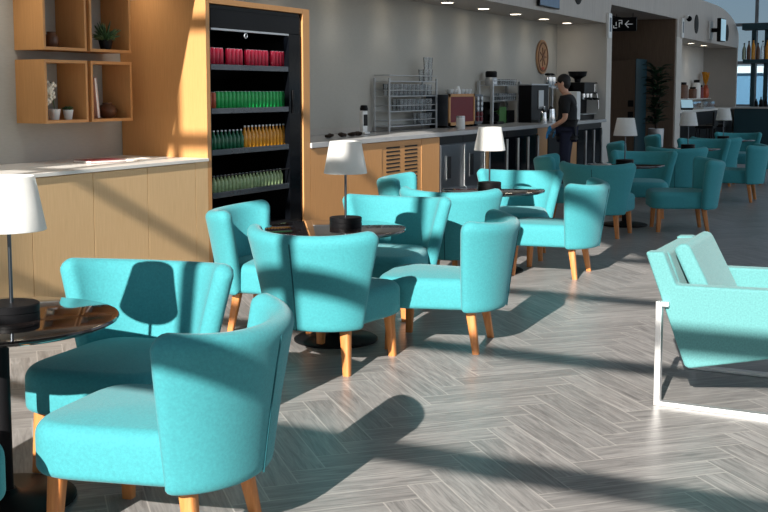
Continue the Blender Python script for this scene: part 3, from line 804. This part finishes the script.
b = new(); box(b, -.15, .15, -.06, .06, 0, .26, .01); o = tag(obj('coffee_packet', b, M['greenpkg']), 'green packet standing under the coffee rack', 'packet'); o.location = (16.68, 6.48, ZB)
b = new(); box(b, -.16, .16, -.02, .1, 0, .20, .006); o = tag(obj('storage_tin', b, M['black']), 'black tin under the coffee rack beside the green packet', 'tin'); o.location = (16.75, 6.42, ZB+.3606+.0)
o.location = (17.04, 6.44, ZB)
def steel_jug(x, y, z, lab, r=.06, h=.19):
    t = thing('milk_jug', lab, 'jug', (x, y, z))
    b = new(); lathe(b, [(r, 0), (r*1.05, .01), (r*.8, h*.7), (r*.75, h), (r*.7, h), (r*.75, h*.7)], seg=22); obj('body', b, M['chrome'], t)
    b = new(); lathe(b, [(r*.78, h), (r*.6, h+.02), (.012, h+.03), (.012, h+.045), (.001, h+.05)], seg=18); obj('lid', b, M['black'], t)
    b = new(); tube(b, [(r*.75, 0, h*.92), (r*1.7, 0, h*.85), (r*1.7, 0, h*.3), (r*.95, 0, h*.25)], .008, 6); obj('handle', b, M['chrome'], t)
    b = new(); tube(b, [(-r*.7, 0, h*.75), (-r*1.5, 0, h*1.02)], [.016, .008], 8); obj('spout', b, M['chrome'], t)
steel_jug(17.42, 5.88, ZB, 'shiny steel jug on the bar before the coffee machine', .075, .22)
steel_jug(17.12, 5.90, ZB, 'small shiny steel jug on the bar left of the larger one', .055, .17)
t = thing('coffee_machine', 'black automatic coffee machine on the bar left of the person', 'coffee machine', (17.55, 6.13, ZB))
b = new(); box(b, -.42, .42, -.02, .20, 0, .60, .012); obj('case', b, M['black'], t)
b = new(); box(b, -.1, .14, -.035, -.018, .22, .52, .006); obj('front_panel', b, M['steel'], t)
b = new(); box(b, -.40, .40, -.14, -.02, 0, .04, .005); obj('drip_tray', b, M['darksteel'], t)
b = new(); lathe(b, [(.02, .13), (.03, .15), (.03, .20)], seg=14, M=Matrix.Translation((.02, -.07, .06))); obj('spout', b, M['chrome'], t)
b = new(); box(b, -.42, .42, -.02, .20, .60, .625, .004); obj('cup_tray', b, M['steel'], t)
t = thing('service_stand', 'slim steel stand on the bar carrying the tall steel dispensers', 'stand', (18.28, 6.2, ZB))
for px in (-.12, .12):
    b = new(); box(b, px-.02, px+.02, -.02, .02, 0, .55, .003); obj('post', b, M['steel'], t)
b = new(); box(b, -.2, .2, -.1, .1, .55, .57, .003); obj('top', b, M['steel'], t)
for i, x in enumerate((18.19, 18.37)):
    t = thing('steel_dispenser', ['tall steel dispenser on the slim stand, left one by the person', 'tall steel dispenser on the slim stand, right one by the head of the person'][i], 'dispenser', (x, 6.2, ZB+.5705))
    b = new(); lathe(b, [(.07, 0), (.075, .01), (.075, .17), (.05, .20)], seg=22); obj('body', b, M['chrome'], t)
    b = new(); lathe(b, [(.052, .20), (.055, .225), (.02, .24)], seg=18); obj('lid', b, M['black'], t)
# espresso machine + grinder by the end wall
t = thing('espresso_machine', 'black espresso machine on the bar at the end wall, right of the person', 'coffee machine', (19.56, 5.9, ZB))
b = new(); box(b, -.40, .42, .02, .36, 0, .09, .01); box(b, -.40, .42, .16, .36, .08, .62, .012); box(b, -.40, .42, -.04, .36, .46, .66, .02); obj('case', b, M['black'], t)
b = new(); lathe(b, [(.05, .655), (.06, .72), (.15, .77), (.17, .85), (.155, .85), (.12, .78)], seg=28, M=Matrix.Translation((-.17, .16, 0))); obj('bean_hopper', b, M['black'], t)
b = new(); box(b, .18, .40, -.055, -.035, .48, .64, .01); obj('side_badge', b, M['chrome'], t)
for k in range(3):
    b = new(); lathe(b, [(.04, .36), (.045, .40), (.045, .46)], seg=16, M=Matrix.Translation((-.2+.22*k, .05, 0))); gh = obj('group_head', b, M['chrome'], t)
    b = new(); tube(b, [(-.2+.22*k, .05, .385), (-.2+.22*k, -.12, .36)], [.012, .016], 8); obj('handle', b, M['black'], gh)
b = new(); tube(b, [(.4, -.02, .50), (.42, -.06, .3), (.42, -.06, .18)], .008, 6); obj('steam_wand', b, M['chrome'], t)
b = new(); box(b, -.38, .43, -.02, .16, .09, .105, .003); obj('drip_grate', b, M['steel'], t)
b = new(); box(b, -.11, .11, -.12, .14, 0, .5, .02); o = tag(obj('white_dispenser', b, M['white']), 'white upright dispenser on the bar between the person and the espresso machine', 'dispenser'); o.location = (18.98, 6.02, ZB)

# wooden roundel
t = thing('wall_roundel', 'round carved wooden plaque hanging on the grey wall above the coffee machine', 'plaque', (19.12, YB, 2.137))
Rx = Matrix.Rotation(R(90), 4, 'X')
b = new(); lathe(b, [(.29, .001), (.30, .01), (.30, .035), (.285, .04), (.27, .034)], seg=48, M=Rx); obj('disc', b, M['disc'], t)
b = new(); lathe(b, [(.262, .034), (.262, .046), (.235, .046), (.235, .034)], seg=48, M=Rx, cap=False); obj('ring', b, M['discdark'], t)
b = new()
for k in range(7):
    a = math.pi/2+2*math.pi*k/7
    box(b, -.012, .012, -.044, -.03, .05, .17, 0, Matrix.Rotation(a, 4, 'Y'))
lathe(b, [(.05, .03), (.05, .048)], seg=20, M=Rx); obj('emblem', b, M['discdark'], t)
b = new(); ball(b, (0, -.036, -.20), .05, 10, (1.6, .25, .6)); obj('red_mark', b, M['discred'], t)

# downlights in the bulkhead soffit
DL = 8.0
def downlight(x, y, lab, DL=DL):
    t = thing('downlight', lab, 'ceiling light', (x, y, 2.75), group='downlights over the bar')
    b = new(); lathe(b, [(.105, -.001), (.105, -.006), (.085, -.008), (.085, -.001)], seg=28, cap=False); obj('trim_ring', b, M['white'], t)
    b = new(); lathe(b, [(.001, -.004), (.085, -.004)], seg=28, cap=False); obj('lens', b, M['lamp'], t)
    L = bpy.data.lights.new('downlight_lamp', 'SPOT'); L.energy = DL; L.color = (1, .93, .82); L.spot_size = R(112); L.spot_blend = 1.0; L.shadow_soft_size = .085
    o = bpy.data.objects.new('downlight_lamp', L); COL.objects.link(o); o.parent = t; o.location = (0, 0, -.02)
for i, x in enumerate((14.26, 15.58, 16.92, 18.28, 19.55)):
    downlight(x, 6.32, 'glowing round downlight over the bar, %s from the left' % ('first', 'second', 'third', 'fourth', 'fifth')[i])
for i, x in enumerate((6.25, 7.6, 8.95, 10.3, 11.6, 12.93)):  # lamps added out of view to brighten the wall and box shelves
    downlight(x, 6.32, 'added downlight out of view in the soffit, %s from the shelf end' % ('first', 'second', 'third', 'fourth', 'fifth', 'sixth')[i], (30.0, 22.0, 9.0, 8.0, 8.0, 8.0)[i])
for i, x in enumerate((27.9, 29.4, 31.0)):
    downlight(x, 6.2, 'glowing round downlight in the kiosk soffit, %s from the left' % ('first', 'second', 'third')[i])

# things on the bulkhead face
def wall_speaker(x, z, lab):
    t = thing('wall_speaker', lab, 'speaker', (x, YF, z), group='round black speakers in the bulkhead')
    b = new(); lathe(b, [(.225, .0005), (.225, .012), (.20, .018)], seg=36, M=Rx); obj('rim', b, M['gap'], t)
    b = new(); lathe(b, [(.001, .014), (.20, .014)], seg=36, M=Rx, cap=False); obj('grille', b, M['gap'], t)
wall_speaker(18.22, 3.19, 'round black speaker in the bulkhead above the bar, at the top edge')
wall_speaker(27.62, 3.13, 'round black speaker in the bulkhead above the kiosk, left of the screen')
wall_speaker(31.6, 3.10, 'round black speaker in the bulkhead near its rounded end')
t = thing('wall_television', 'dark flat television fixed to the bulkhead above the bar', 'television', (16.63, YF, 3.12))
b = new(); box(b, -.47, .47, -.06, -.02, -.31, .30, .008); box(b, -.2, .2, -.02, 0, -.1, .2); obj('case', b, M['black'], t)
b = new(); box(b, -.455, .455, -.063, -.059, -.295, .285); obj('screen', b, M['blue'], t)
t = thing('bracket_monitor', 'bright monitor on a bracket sticking out of the bulkhead above the kiosk', 'monitor', (29.3, YF, 3.06))
Mm = Matrix.Translation((0, -.28, 0)) @ Matrix.Rotation(R(86), 4, 'Z')
b = new(); box(b, -.05, .05, -.24, .24, -.29, .29, .01, Mm); obj('case', b, M['black'], t)
b = new(); box(b, -.054, -.049, -.23, .23, -.27, .27, 0, Mm); obj('screen', b, M['screen'], t)
b = new(); box(b, -.03, .03, -.24, 0, -.05, .05); obj('arm', b, M['black'], t)
b = new(); box(b, -.18, .18, -.04, 0, -.22, .22, .01); obj('wall_plate', b, M['white'], t)
t = thing('dome_camera', 'small dark dome camera on the bulkhead above the kiosk corner', 'camera', (26.3, YF, 3.16))
b = new(); box(b, -.06, .06, -.10, 0, .02, .10, .01); obj('mount', b, M['white'], t)
b = new(); ball(b, (0, -.11, .02), .065, 16); obj('dome', b, M['blackgloss'], t)
for x, z, lab in ((20.03, 2.72, 'pale narrow box light at the left edge of the dark passage'), (26.0, 2.97, 'pale narrow box light at the left edge of the kiosk')):
    t = thing('box_light', lab, 'light box', (x, YF, z))
    b = new(); box(b, -.10, .10, -.05, 0, -.23, .21, .006); obj('case', b, M['white'], t)
    b = new(); box(b, -.05, .05, -.054, -.05, -.12, .13); obj('dark_panel', b, M['darksteel'], t)
# hanging toilets sign with arrow, faces -X
t = thing('hanging_sign', 'black hanging sign with toilet symbol and left arrow in the passage', 'sign', (23.0, 6.21, 2.90))
b = new(); box(b, -.02, .02, -.25, .25, -.14, .14, .003); obj('panel', b, M['black'], t)
b = new(); tube(b, [(0, -.17, .14), (0, -.17, .36)], .006, 6); tube(b, [(0, .17, .14), (0, .17, .36)], .006, 6); obj('hanger', b, M['black'], t)
b = new()
def bar(y0, z0, y1, z1, w=.014):
    d = Vector((0, y1-y0, z1-z0)); n = Vector((0, -d.z, d.y)).normalized()*w/2
    vs = []
    for x in (-.024, -.0195):
        for s, e in ((-1, 0), (1, 0), (1, 1), (-1, 1)):
            p = Vector((x, y0, z0)) if e == 0 else Vector((x, y1, z1)); vs.append(b.verts.new(p+n*s))
    for f in ((0, 1, 2, 3), (7, 6, 5, 4), (0, 4, 5, 1), (1, 5, 6, 2), (2, 6, 7, 3), (3, 7, 4, 0)): b.faces.new([vs[i] for i in f])
# image left is +Y
bar(-.02, 0, -.17, 0); bar(-.02, 0, -.09, .07); bar(-.02, 0, -.09, -.07)
bar(.22, -.02, .22, -.07); bar(.22, -.07, .15, -.07); bar(.05, .08, .12, .08); bar(.05, .08, .05, .0); bar(.05, .03, .10, .03)
bar(.17, .05, .17, -.03); bar(.105, .04, .105, -.06)
obj('symbols', b, M['signwhite'], t)

# ------------------------------------------------------------------ passage: locker cabinet, planter
t = thing('locker_cabinet', 'tall brown locker cabinet with four dark pulls in the dark passage', 'cabinet', (24.55, 6.35, 0))
b = new(); box(b, .022, .95, .012, 1.2, 0, 2.22); obj('body', b, M['brown'], t)
b = new(); box(b, .0, .95, 0, .012, 0, 2.24); obj('side_panel', b, M['tealdark'], t)
for y0, y1 in ((.02, .60), (.61, 1.19)):
    for z0, z1 in ((.02, 1.13), (1.14, 2.2)):
        b = new(); box(b, 0, .02, y0, y1, z0, z1, .003); d = obj('door', b, M['brown'], t)
        zz = z1-.12 if z1 < 2 else z0+.12
        yy = y0+.08 if y0 < .3 else y1-.08
        b = new(); box(b, -.025, 0, yy-.06, yy+.06, zz-.07, zz+.07, .006); obj('pull', b, M['black'], d)
t = thing('potted_plant', 'tall dark leafy plant in a steel planter before the passage wall', 'plant', (24.55, 5.88, 0))
b = new(); lathe(b, [(.13, 0), (.15, .01), (.17, .72), (.155, .72), (.15, .66)], seg=30); obj('planter', b, M['steel'], t)
b = new(); lathe(b, [(.001, .67), (.152, .67)], seg=24, cap=False); obj('soil', b, M['soil'], t)
b = new()
for k in range(4): tube(b, [(.02*k-.03, .0, .66), (.05*math.cos(k*1.7), .05*math.sin(k*1.7), 1.2), (.10*math.cos(k*1.7), .10*math.sin(k*1.7), 1.95)], [.02, .015, .008], 7)
obj('trunk', b, M['soil'], t)
b = new()
def leaf(bm, base, d, L, W):
    d = d.normalized(); sd = d.cross(Vector((0, 0, 1))).normalized() if abs(d.z) < .98 else Vector((1, 0, 0)); up = sd.cross(d)
    rows = []
    for i in range(7):
        s = i/6; w = W*math.sin(math.pi*(.06+.9*s))**.8/2; c = Vector(base)+d*L*s-Vector((0, 0, 1))*(.28*L*s*s)
        rows.append([bm.verts.new(c-sd*w+up*w*.3), bm.verts.new(c), bm.verts.new(c+sd*w+up*w*.3)])
    for a, c in zip(rows, rows[1:]):
        bm.faces.new((a[0], a[1], c[1], c[0])); bm.faces.new((a[1], a[2], c[2], c[1]))
for i in range(110):
    z = rnd.uniform(.80, 2.05); a = rnd.uniform(0, 6.28); r0 = .04+.05*(z-.7)
    leaf(b, (r0*math.cos(a), r0*math.sin(a), z), Vector((math.cos(a), math.sin(a), rnd.uniform(.2, .9))), rnd.uniform(.20, .30), rnd.uniform(.13, .19))
obj('leaves', b, M['leaf_dark'], t)

# ------------------------------------------------------------------ kiosk at the far right
t = thing('kiosk_counter', 'pale-topped kiosk counter with a dark front below the bulkhead', 'counter', (26.2, YF+.02, 0))
b = new(); box(b, 0, 7.0, .05, .55, 0, 1.02); obj('body', b, M['black'], t)
b = new(); box(b, -.03, 7.05, 0, .58, 1.02, 1.07, .004); obj('top', b, M['stone'], t)
b = new(); box(b, 28.4, 33.25, 6.40, 6.64, 1.30, 1.33, .003); tag(obj('wall_shelf', b, M['stone']), 'pale shelf of jars on the kiosk back wall', 'shelf')
def jar(x, y, z, r, h, m, lab, cat='jar'):
    t = thing('jar', lab, cat, (x, y, z))
    b = new(); lathe(b, [(r*.9, 0), (r, .01), (r, h*.8), (r*.7, h*.86)], seg=18); obj('body', b, m, t)
    b = new(); lathe(b, [(r*.72, h*.86), (r*.75, h), (r*.5, h+.01)], seg=16); obj('lid', b, M['black'], t)
jar(29.9, 6.5, 1.3305, .15, .42, M['brass'], 'dark brown jar at the left of the kiosk shelf')
jar(31.2, 6.5, 1.3305, .11, .30, M['brass'], 'brown jar second on the kiosk shelf')
jar(31.7, 6.5, 1.3305, .11, .50, M['white'], 'tall pale jar in the middle of the kiosk shelf')
jar(32.15, 6.5, 1.3305, .10, .36, M['maroon'], 'dark red jar at the right of the kiosk shelf')
t = thing('flower_vase', 'vase of dried orange flowers at the end of the kiosk shelf', 'vase', (32.75, 6.46, 1.3305))
b = new(); lathe(b, [(.07, 0), (.10, .08), (.09, .25), (.05, .32), (.06, .36)], seg=18); obj('vase', b, M['orange'], t)
b = new()
for k in range(22):
    a = k*2.4; rr = .03+.0062*k
    tube(b, [(0, 0, .34), (rr*.5*math.cos(a), rr*.5*math.sin(a), .52), (rr*math.cos(a), rr*.6*math.sin(a), .66+.02*(k % 5))], [.006, .01, .03], 6)
obj('flowers', b, M['amber'], t)
t = thing('till_screen', 'bluish tilted till screen on the kiosk counter', 'screen', (28.0, 5.95, 1.0705), R(-60))
Mt = Matrix.Rotation(R(-22), 4, 'X')
b = new(); box(b, -.16, .16, -.02, .02, .03, .27, .008, Mt); box(b, -.12, .12, -.05, .14, 0, .03, .005); obj('case', b, M['black'], t)
b = new(); box(b, -.145, .145, -.026, -.019, .045, .255, 0, Mt); obj('screen', b, M['screen'], t)
t = thing('display_case', 'low glass display case on the kiosk counter beside the till screen', 'display case', (29.3, 5.82, 1.0705))
b = new(); box(b, 0, 1.5, 0, .38, 0, .04, .004); obj('base', b, M['steel'], t)
b = new(); box(b, .01, 1.49, .01, .37, .041, .19, .004); obj('glass_cover', b, M['glass'], t)
for i, x in enumerate((31.2, 31.4, 31.62)):
    b = new(); ball(b, (0, 0, .07), .09, 14, (1.1, 1, .78)); o = tag(obj('bread_loaf', b, M['brass']), 'brown loaf on the kiosk counter, %s of three' % ('left', 'middle', 'right')[i], 'bread', 'loaves on the kiosk counter'); o.location = (x, 6.05, 1.0705)
t = thing('exit_light', 'small green and white emergency sign on the kiosk wall', 'sign', (29.4, YB, 2.66))
b = new(); box(b, -.25, .25, -.06, -.001, -.17, .17, .01); obj('case', b, M['exitgreen'], t)
b = new(); box(b, -.02, .16, -.066, -.06, -.10, .10); obj('face', b, M['signwhite'], t)
def stool(x, y, lab):
    t = thing('bar_stool', lab, 'stool', (x, y, 0), group='black bar stools at the kiosk')
    b = new(); box(b, -.22, .22, -.21, .21, .66, .74, .03); obj('seat', b, M['black'], t)
    b = new(); box(b, -.22, .22, -.24, -.19, .72, 1.06, .02); obj('backrest', b, M['black'], t)
    for sx in (-1, 1):
        for sy in (-1, 1):
            b = new(); tube(b, [(sx*.18, sy*.17, .67), (sx*.21, sy*.21, 0)], .015, 8); obj('leg', b, M['black'], t)
    b = new(); tube(b, [(-.2, -.2, .25), (.2, -.2, .25), (.2, .2, .25), (-.2, .2, .25), (-.2, -.2, .25)], .01, 6); obj('footrest', b, M['darksteel'], t)
stool(26.75, 5.25, 'black high-backed bar stool at the kiosk counter, left one'); stool(28.0, 5.25, 'black high-backed bar stool at the kiosk counter, right one')

# island bar with bottle gantry in front of the far window
t = thing('island_bar', 'dark island bar before the far window, under the bottle gantry', 'bar', (32.75, 5.55, 0))
b = new(); box(b, 0, .6, -5.0, .1, 0, 1.04); obj('body', b, M['tealdark'], t)
b = new(); box(b, -.08, .7, -5.05, .16, 1.04, 1.09, .004); obj('top', b, M['stone_grey'], t)
t = thing('bottle_gantry', 'dark teal bottle gantry standing on the island bar', 'shelf', (33.05, 5.34, 1.0905))
for y in (-.1, -.45, -1.5):
    b = new(); box(b, .05, .15, y-.06, y+.06, 0, 2.16, .004); obj('post', b, M['tealdark'], t)
b = new(); box(b, -.22, .22, -1.75, .14, 1.22, 1.32, .006); obj('shelf', b, M['tealdark'], t)
b = new(); box(b, -.26, .26, -1.80, .18, 2.14, 2.32, .01); obj('canopy', b, M['tealdark'], t)
bc = [M['bottleglass'], M['brass'], M['amber'], M['brass'], M['glass'], M['amber'], M['bottleglass'], M['brass']]
for k in range(8):
    p_ = make_bottle('liquor_bottle', 'liquor bottle on the gantry shelf above the island bar, %s from the left' % ('first', 'second', 'third', 'fourth', 'fifth', 'sixth', 'seventh', 'eighth')[k], 'bottle', 'bottles on the gantry', bc[k], M['black'], .055, .46+.06*(k % 3))
    p_.location = (32.97, 5.47-.125*k, 2.4115)
for k in range(5):
    p_ = make_bottle('liquor_bottle', 'small dark bottle on the island bar top, %s from the left' % ('first', 'second', 'third', 'fourth', 'fifth')[k], 'bottle', 'bottles on the island bar', M['black'], M['black'], .05, .22+.05*(k % 2))
    p_.location = (32.97, 5.10-.13*k, 1.0905)

# ------------------------------------------------------------------ person (faces the bar, +Y)
def skin_obj(name, verts, edges, radii, m, parent, root=0, sub=2):
    me = bpy.data.meshes.new(name); me.from_pydata(verts, edges, [])
    bm = bmesh.new(); bm.from_mesh(me); lay = bm.verts.layers.skin.verify(); bm.verts.ensure_lookup_table()
    for i, v in enumerate(bm.verts):
        r = radii[i]; v[lay].radius = r if isinstance(r, tuple) else (r, r); v[lay].use_root = (i == root)
    bm.to_mesh(me); bm.free(); me.materials.append(m)
    o = bpy.data.objects.new(name, me); COL.objects.link(o); o.parent = parent
    sk = o.modifiers.new('s', 'SKIN'); sk.use_smooth_shade = True
    s = o.modifiers.new('u', 'SUBSURF'); s.levels = sub; s.render_levels = sub
    bpy.context.view_layer.update(); baked(o); o.data.materials.clear(); o.data.materials.append(m)
    return o

def person():
    # local: faces +Y; x>0 is the person's right
    t = thing('person', 'person in black short-sleeved top and navy trousers with blue gloves, standing at the bar', 'person', (16.38, 5.27, 0), R(8))
    P = {'pel': (0, 0, .95), 'wst': (0, .0, 1.08), 'chs': (0, -.01, 1.28), 'ubk': (0, .0, 1.42), 'nck': (0, .03, 1.50), 'hd0': (0, .07, 1.57), 'hd1': (0, .085, 1.66), 'hd2': (0, .07, 1.72),
         'lsh': (-.19, .0, 1.41), 'lel': (-.23, -.01, 1.12), 'lwr': (-.20, .22, .98), 'rsh': (.19, .0, 1.41), 'rel': (.24, .02, 1.14), 'rwr': (.18, .16, .97),
         'lhp': (-.10, 0, .90), 'lkn': (-.11, .02, .50), 'lan': (-.11, -.03, .09), 'lto': (-.12, .14, .035), 'rhp': (.10, 0, .90), 'rkn': (.11, .03, .50), 'ran': (.11, .0, .09), 'rto': (.12, .17, .035)}
    names = list(P); ix = {n: i for i, n in enumerate(names)}
    names = list(P)
    E_ = [('pel', 'wst'), ('wst', 'chs'), ('chs', 'ubk'), ('ubk', 'nck'), ('nck', 'hd0'), ('hd0', 'hd1'), ('hd1', 'hd2'), ('ubk', 'lsh'), ('lsh', 'lel'), ('lel', 'lwr'), ('ubk', 'rsh'), ('rsh', 'rel'), ('rel', 'rwr'),
          ('pel', 'lhp'), ('lhp', 'lkn'), ('lkn', 'lan'), ('lan', 'lto'), ('pel', 'rhp'), ('rhp', 'rkn'), ('rkn', 'ran'), ('ran', 'rto')]
    rad = {'pel': .128, 'wst': .122, 'chs': .138, 'ubk': .10, 'nck': .055, 'hd0': (.065, .075), 'hd1': (.078, .095), 'hd2': (.065, .08), 'lsh': .062, 'lel': .042, 'lwr': .03, 'rsh': .062, 'rel': .042, 'rwr': .03,
           'lhp': .085, 'lkn': .058, 'lan': .04, 'lto': .035, 'rhp': .085, 'rkn': .058, 'ran': .04, 'rto': .035}
    def part(name, sel, grow_, m, root, edits={}):
        vs = [n for n in names if n in sel]; li = {n: i for i, n in enumerate(vs)}
        ed = [(li[a], li[b]) for a, b in E_ if a in li and b in li]
        def g(r): return tuple(x+grow_ for x in r) if isinstance(r, tuple) else r+grow_
        return skin_obj(name, [edits.get(n, P[n]) for n in vs], ed, [g(rad[n]) for n in vs], m, t, li[root])
    body = part('body', list(names), 0, M['skin'], 'pel')
    lerp = lambda a, b, k: tuple(Vector(P[a]).lerp(Vector(P[b]), k))
    P['hem'] = (0, 0, .86); names.append('hem'); E_.append(('pel', 'hem')); rad['hem'] = .132
    part('shirt', ('hem', 'pel', 'wst', 'chs', 'ubk', 'nck', 'lsh', 'lel', 'rsh', 'rel'), .022, M['shirt'], 'pel', {'nck': (0, .02, 1.475), 'lel': lerp('lsh', 'lel', .80), 'rel': lerp('rsh', 'rel', .80), 'pel': (0, 0, .96)})
    part('trousers', ('pel', 'lhp', 'lkn', 'lan', 'rhp', 'rkn', 'ran'), .016, M['navy'], 'pel', {'pel': (0, 0, .97)})
    for s, n in ((-1, 'l'), (1, 'r')):
        a, f = Vector(P[n+'an']), Vector(P[n+'to'])
        b = new(); ball(b, (a.x, (a.y+f.y)/2+.02, .045), .05, 16, (.95, 2.5, .9)); o = obj('shoe', b, M['black'], t)
    # head details
    b = new(); ball(b, (0, .058, 1.705), .098, 20, (.9, 1.05, .95)); ball(b, (0, .02, 1.655), .085, 16, (.95, .75, 1.1)); obj('hair', b, M['hair'], t)
    b = new(); tube(b, [(0, .165, 1.665), (0, .195, 1.63), (0, .175, 1.618)], [.010, .016, .010], 8); obj('nose', b, M['skin'], t)
    for s in (-1, 1):
        b = new(); ball(b, (s*.085, .065, 1.645), .03, 12, (.35, .7, 1.15)); obj('ear', b, M['skin'], t)
        b = new(); ball(b, (s*.034, .165, 1.668), .012, 10); obj('eye', b, M['black'], t)
    b = new(); tube(b, [(-.028, .158, 1.592), (0, .170, 1.590), (.028, .158, 1.592)], [.004, .008, .004], 8); obj('mouth', b, M['maroon'], t)
    # gloved hands with five fingers, hanging forward of the wrist
    for s, n in ((-1, 'l'), (1, 'r')):
        w = Vector(P[n+'wr']); e = Vector(P[n+'el']); d = (w-e).normalized()
        d = (d+Vector((0, -.1, -.9))).normalized() if n == 'l' else d
        side = Vector((1, 0, 0)); side = (side-d*side.dot(d)).normalized(); nor = d.cross(side)
        vs = [tuple(w-d*.03), tuple(w), tuple(w+d*.045), tuple(w+d*.085)]; ed = [(0, 1), (1, 2), (2, 3)]; rr = [.034, .034, (.042, .022), (.042, .02)]
        for k, (o_, L_) in enumerate(((-.032, .065), (-.011, .078), (.011, .074), (.031, .058))):
            p0 = w+d*.09+nor*0+side*o_*1.0; st = len(vs)
            # spread along the direction seen from the side as well
            vs += [tuple(p0), tuple(p0+d*L_*.5+nor*.010), tuple(p0+d*L_+nor*.028)]; ed += [(3, st), (st, st+1), (st+1, st+2)]; rr += [.0105, .0095, .008]
        st = len(vs); th = -s
        vs += [tuple(w+d*.03+side*th*.035), tuple(w+d*.07+side*th*.058+nor*.012), tuple(w+d*.10+side*th*.056+nor*.025)]; ed += [(2, st), (st, st+1), (st+1, st+2)]; rr += [.014, .012, .010]
        skin_obj('glove', vs, ed, rr, M['glove'], t, 1, 1)
    return t
person()

# ------------------------------------------------------------------ light, sky, camera
def sun():
    az, el = R(7.0), R(26.7)
    d = Vector((math.cos(el)*math.cos(az), math.cos(el)*math.sin(az), -math.sin(el)))
    L = bpy.data.lights.new('sun', 'SUN'); L.energy = 10.0; L.color = (1.0, .94, .86); L.angle = R(.53)
    o = bpy.data.objects.new('sun', L); COL.objects.link(o); o.rotation_euler = d.to_track_quat('-Z', 'Y').to_euler(); o.location = (-12, -1, 9)
sun()
sc = bpy.context.scene
w = bpy.data.worlds.new('sky'); sc.world = w; w.use_nodes = True; nt = w.node_tree; N = nt.nodes; L = nt.links
bg = N['Background']; bg.inputs['Strength'].default_value = .78
tc = N.new('ShaderNodeTexCoord'); sp = N.new('ShaderNodeSeparateXYZ'); L.new(tc.outputs['Generated'], sp.inputs[0])
cr = N.new('ShaderNodeValToRGB'); e = cr.color_ramp.elements
e[0].position = 0.0; e[0].color = (.62, .64, .64, 1); e[1].position = .9; e[1].color = (.42, .62, .95, 1)
k = cr.color_ramp.elements.new(.02); k.color = (.95, .98, 1.0, 1); k = cr.color_ramp.elements.new(.12); k.color = (.72, .86, .98, 1)
L.new(sp.outputs['Z'], cr.inputs['Fac']); mr = N.new('ShaderNodeMapRange'); mr.inputs['From Min'].default_value = -1; mr.inputs['From Max'].default_value = 1; mr.inputs['To Min'].default_value = .66; mr.inputs['To Max'].default_value = .72
L.new(sp.outputs['X'], mr.inputs['Value'])
my = N.new('ShaderNodeMapRange'); my.inputs['From Min'].default_value = -1; my.inputs['From Max'].default_value = 0; my.inputs['To Min'].default_value = 2.6; my.inputs['To Max'].default_value = 1.0
L.new(sp.outputs['Y'], my.inputs['Value'])
mm = N.new('ShaderNodeMath'); mm.operation = 'MULTIPLY'; L.new(mr.outputs['Result'], mm.inputs[0]); L.new(my.outputs['Result'], mm.inputs[1])
vm = N.new('ShaderNodeVectorMath'); vm.operation = 'SCALE'; L.new(cr.outputs['Color'], vm.inputs[0]); L.new(mm.outputs[0], vm.inputs['Scale']); L.new(vm.outputs['Vector'], bg.inputs['Color'])

F, PX, PY, PITCH, YAW = 1120.0, 384.0, 206.0, R(5.9), R(27.1)
cam = bpy.data.cameras.new('camera'); co = bpy.data.objects.new('camera', cam); COL.objects.link(co)
cam.sensor_fit = 'HORIZONTAL'; cam.sensor_width = 36.0; cam.lens = F*36.0/768.0
cam.shift_x = (384.0-PX)/768.0; cam.shift_y = (PY-256.0)/768.0
co.location = (0, 0, 1.55)
fwd = Vector((math.cos(YAW)*math.cos(PITCH), math.sin(YAW)*math.cos(PITCH), -math.sin(PITCH)))
co.rotation_euler = fwd.to_track_quat('-Z', 'Y').to_euler()
cam.clip_start = .05; cam.clip_end = 500
sc.camera = co
vs_ = sc.view_settings; vs_.view_transform = 'Standard'; vs_.look = 'None'; vs_.gamma = 1.0; vs_.use_curve_mapping = False; vs_.exposure = 0.0
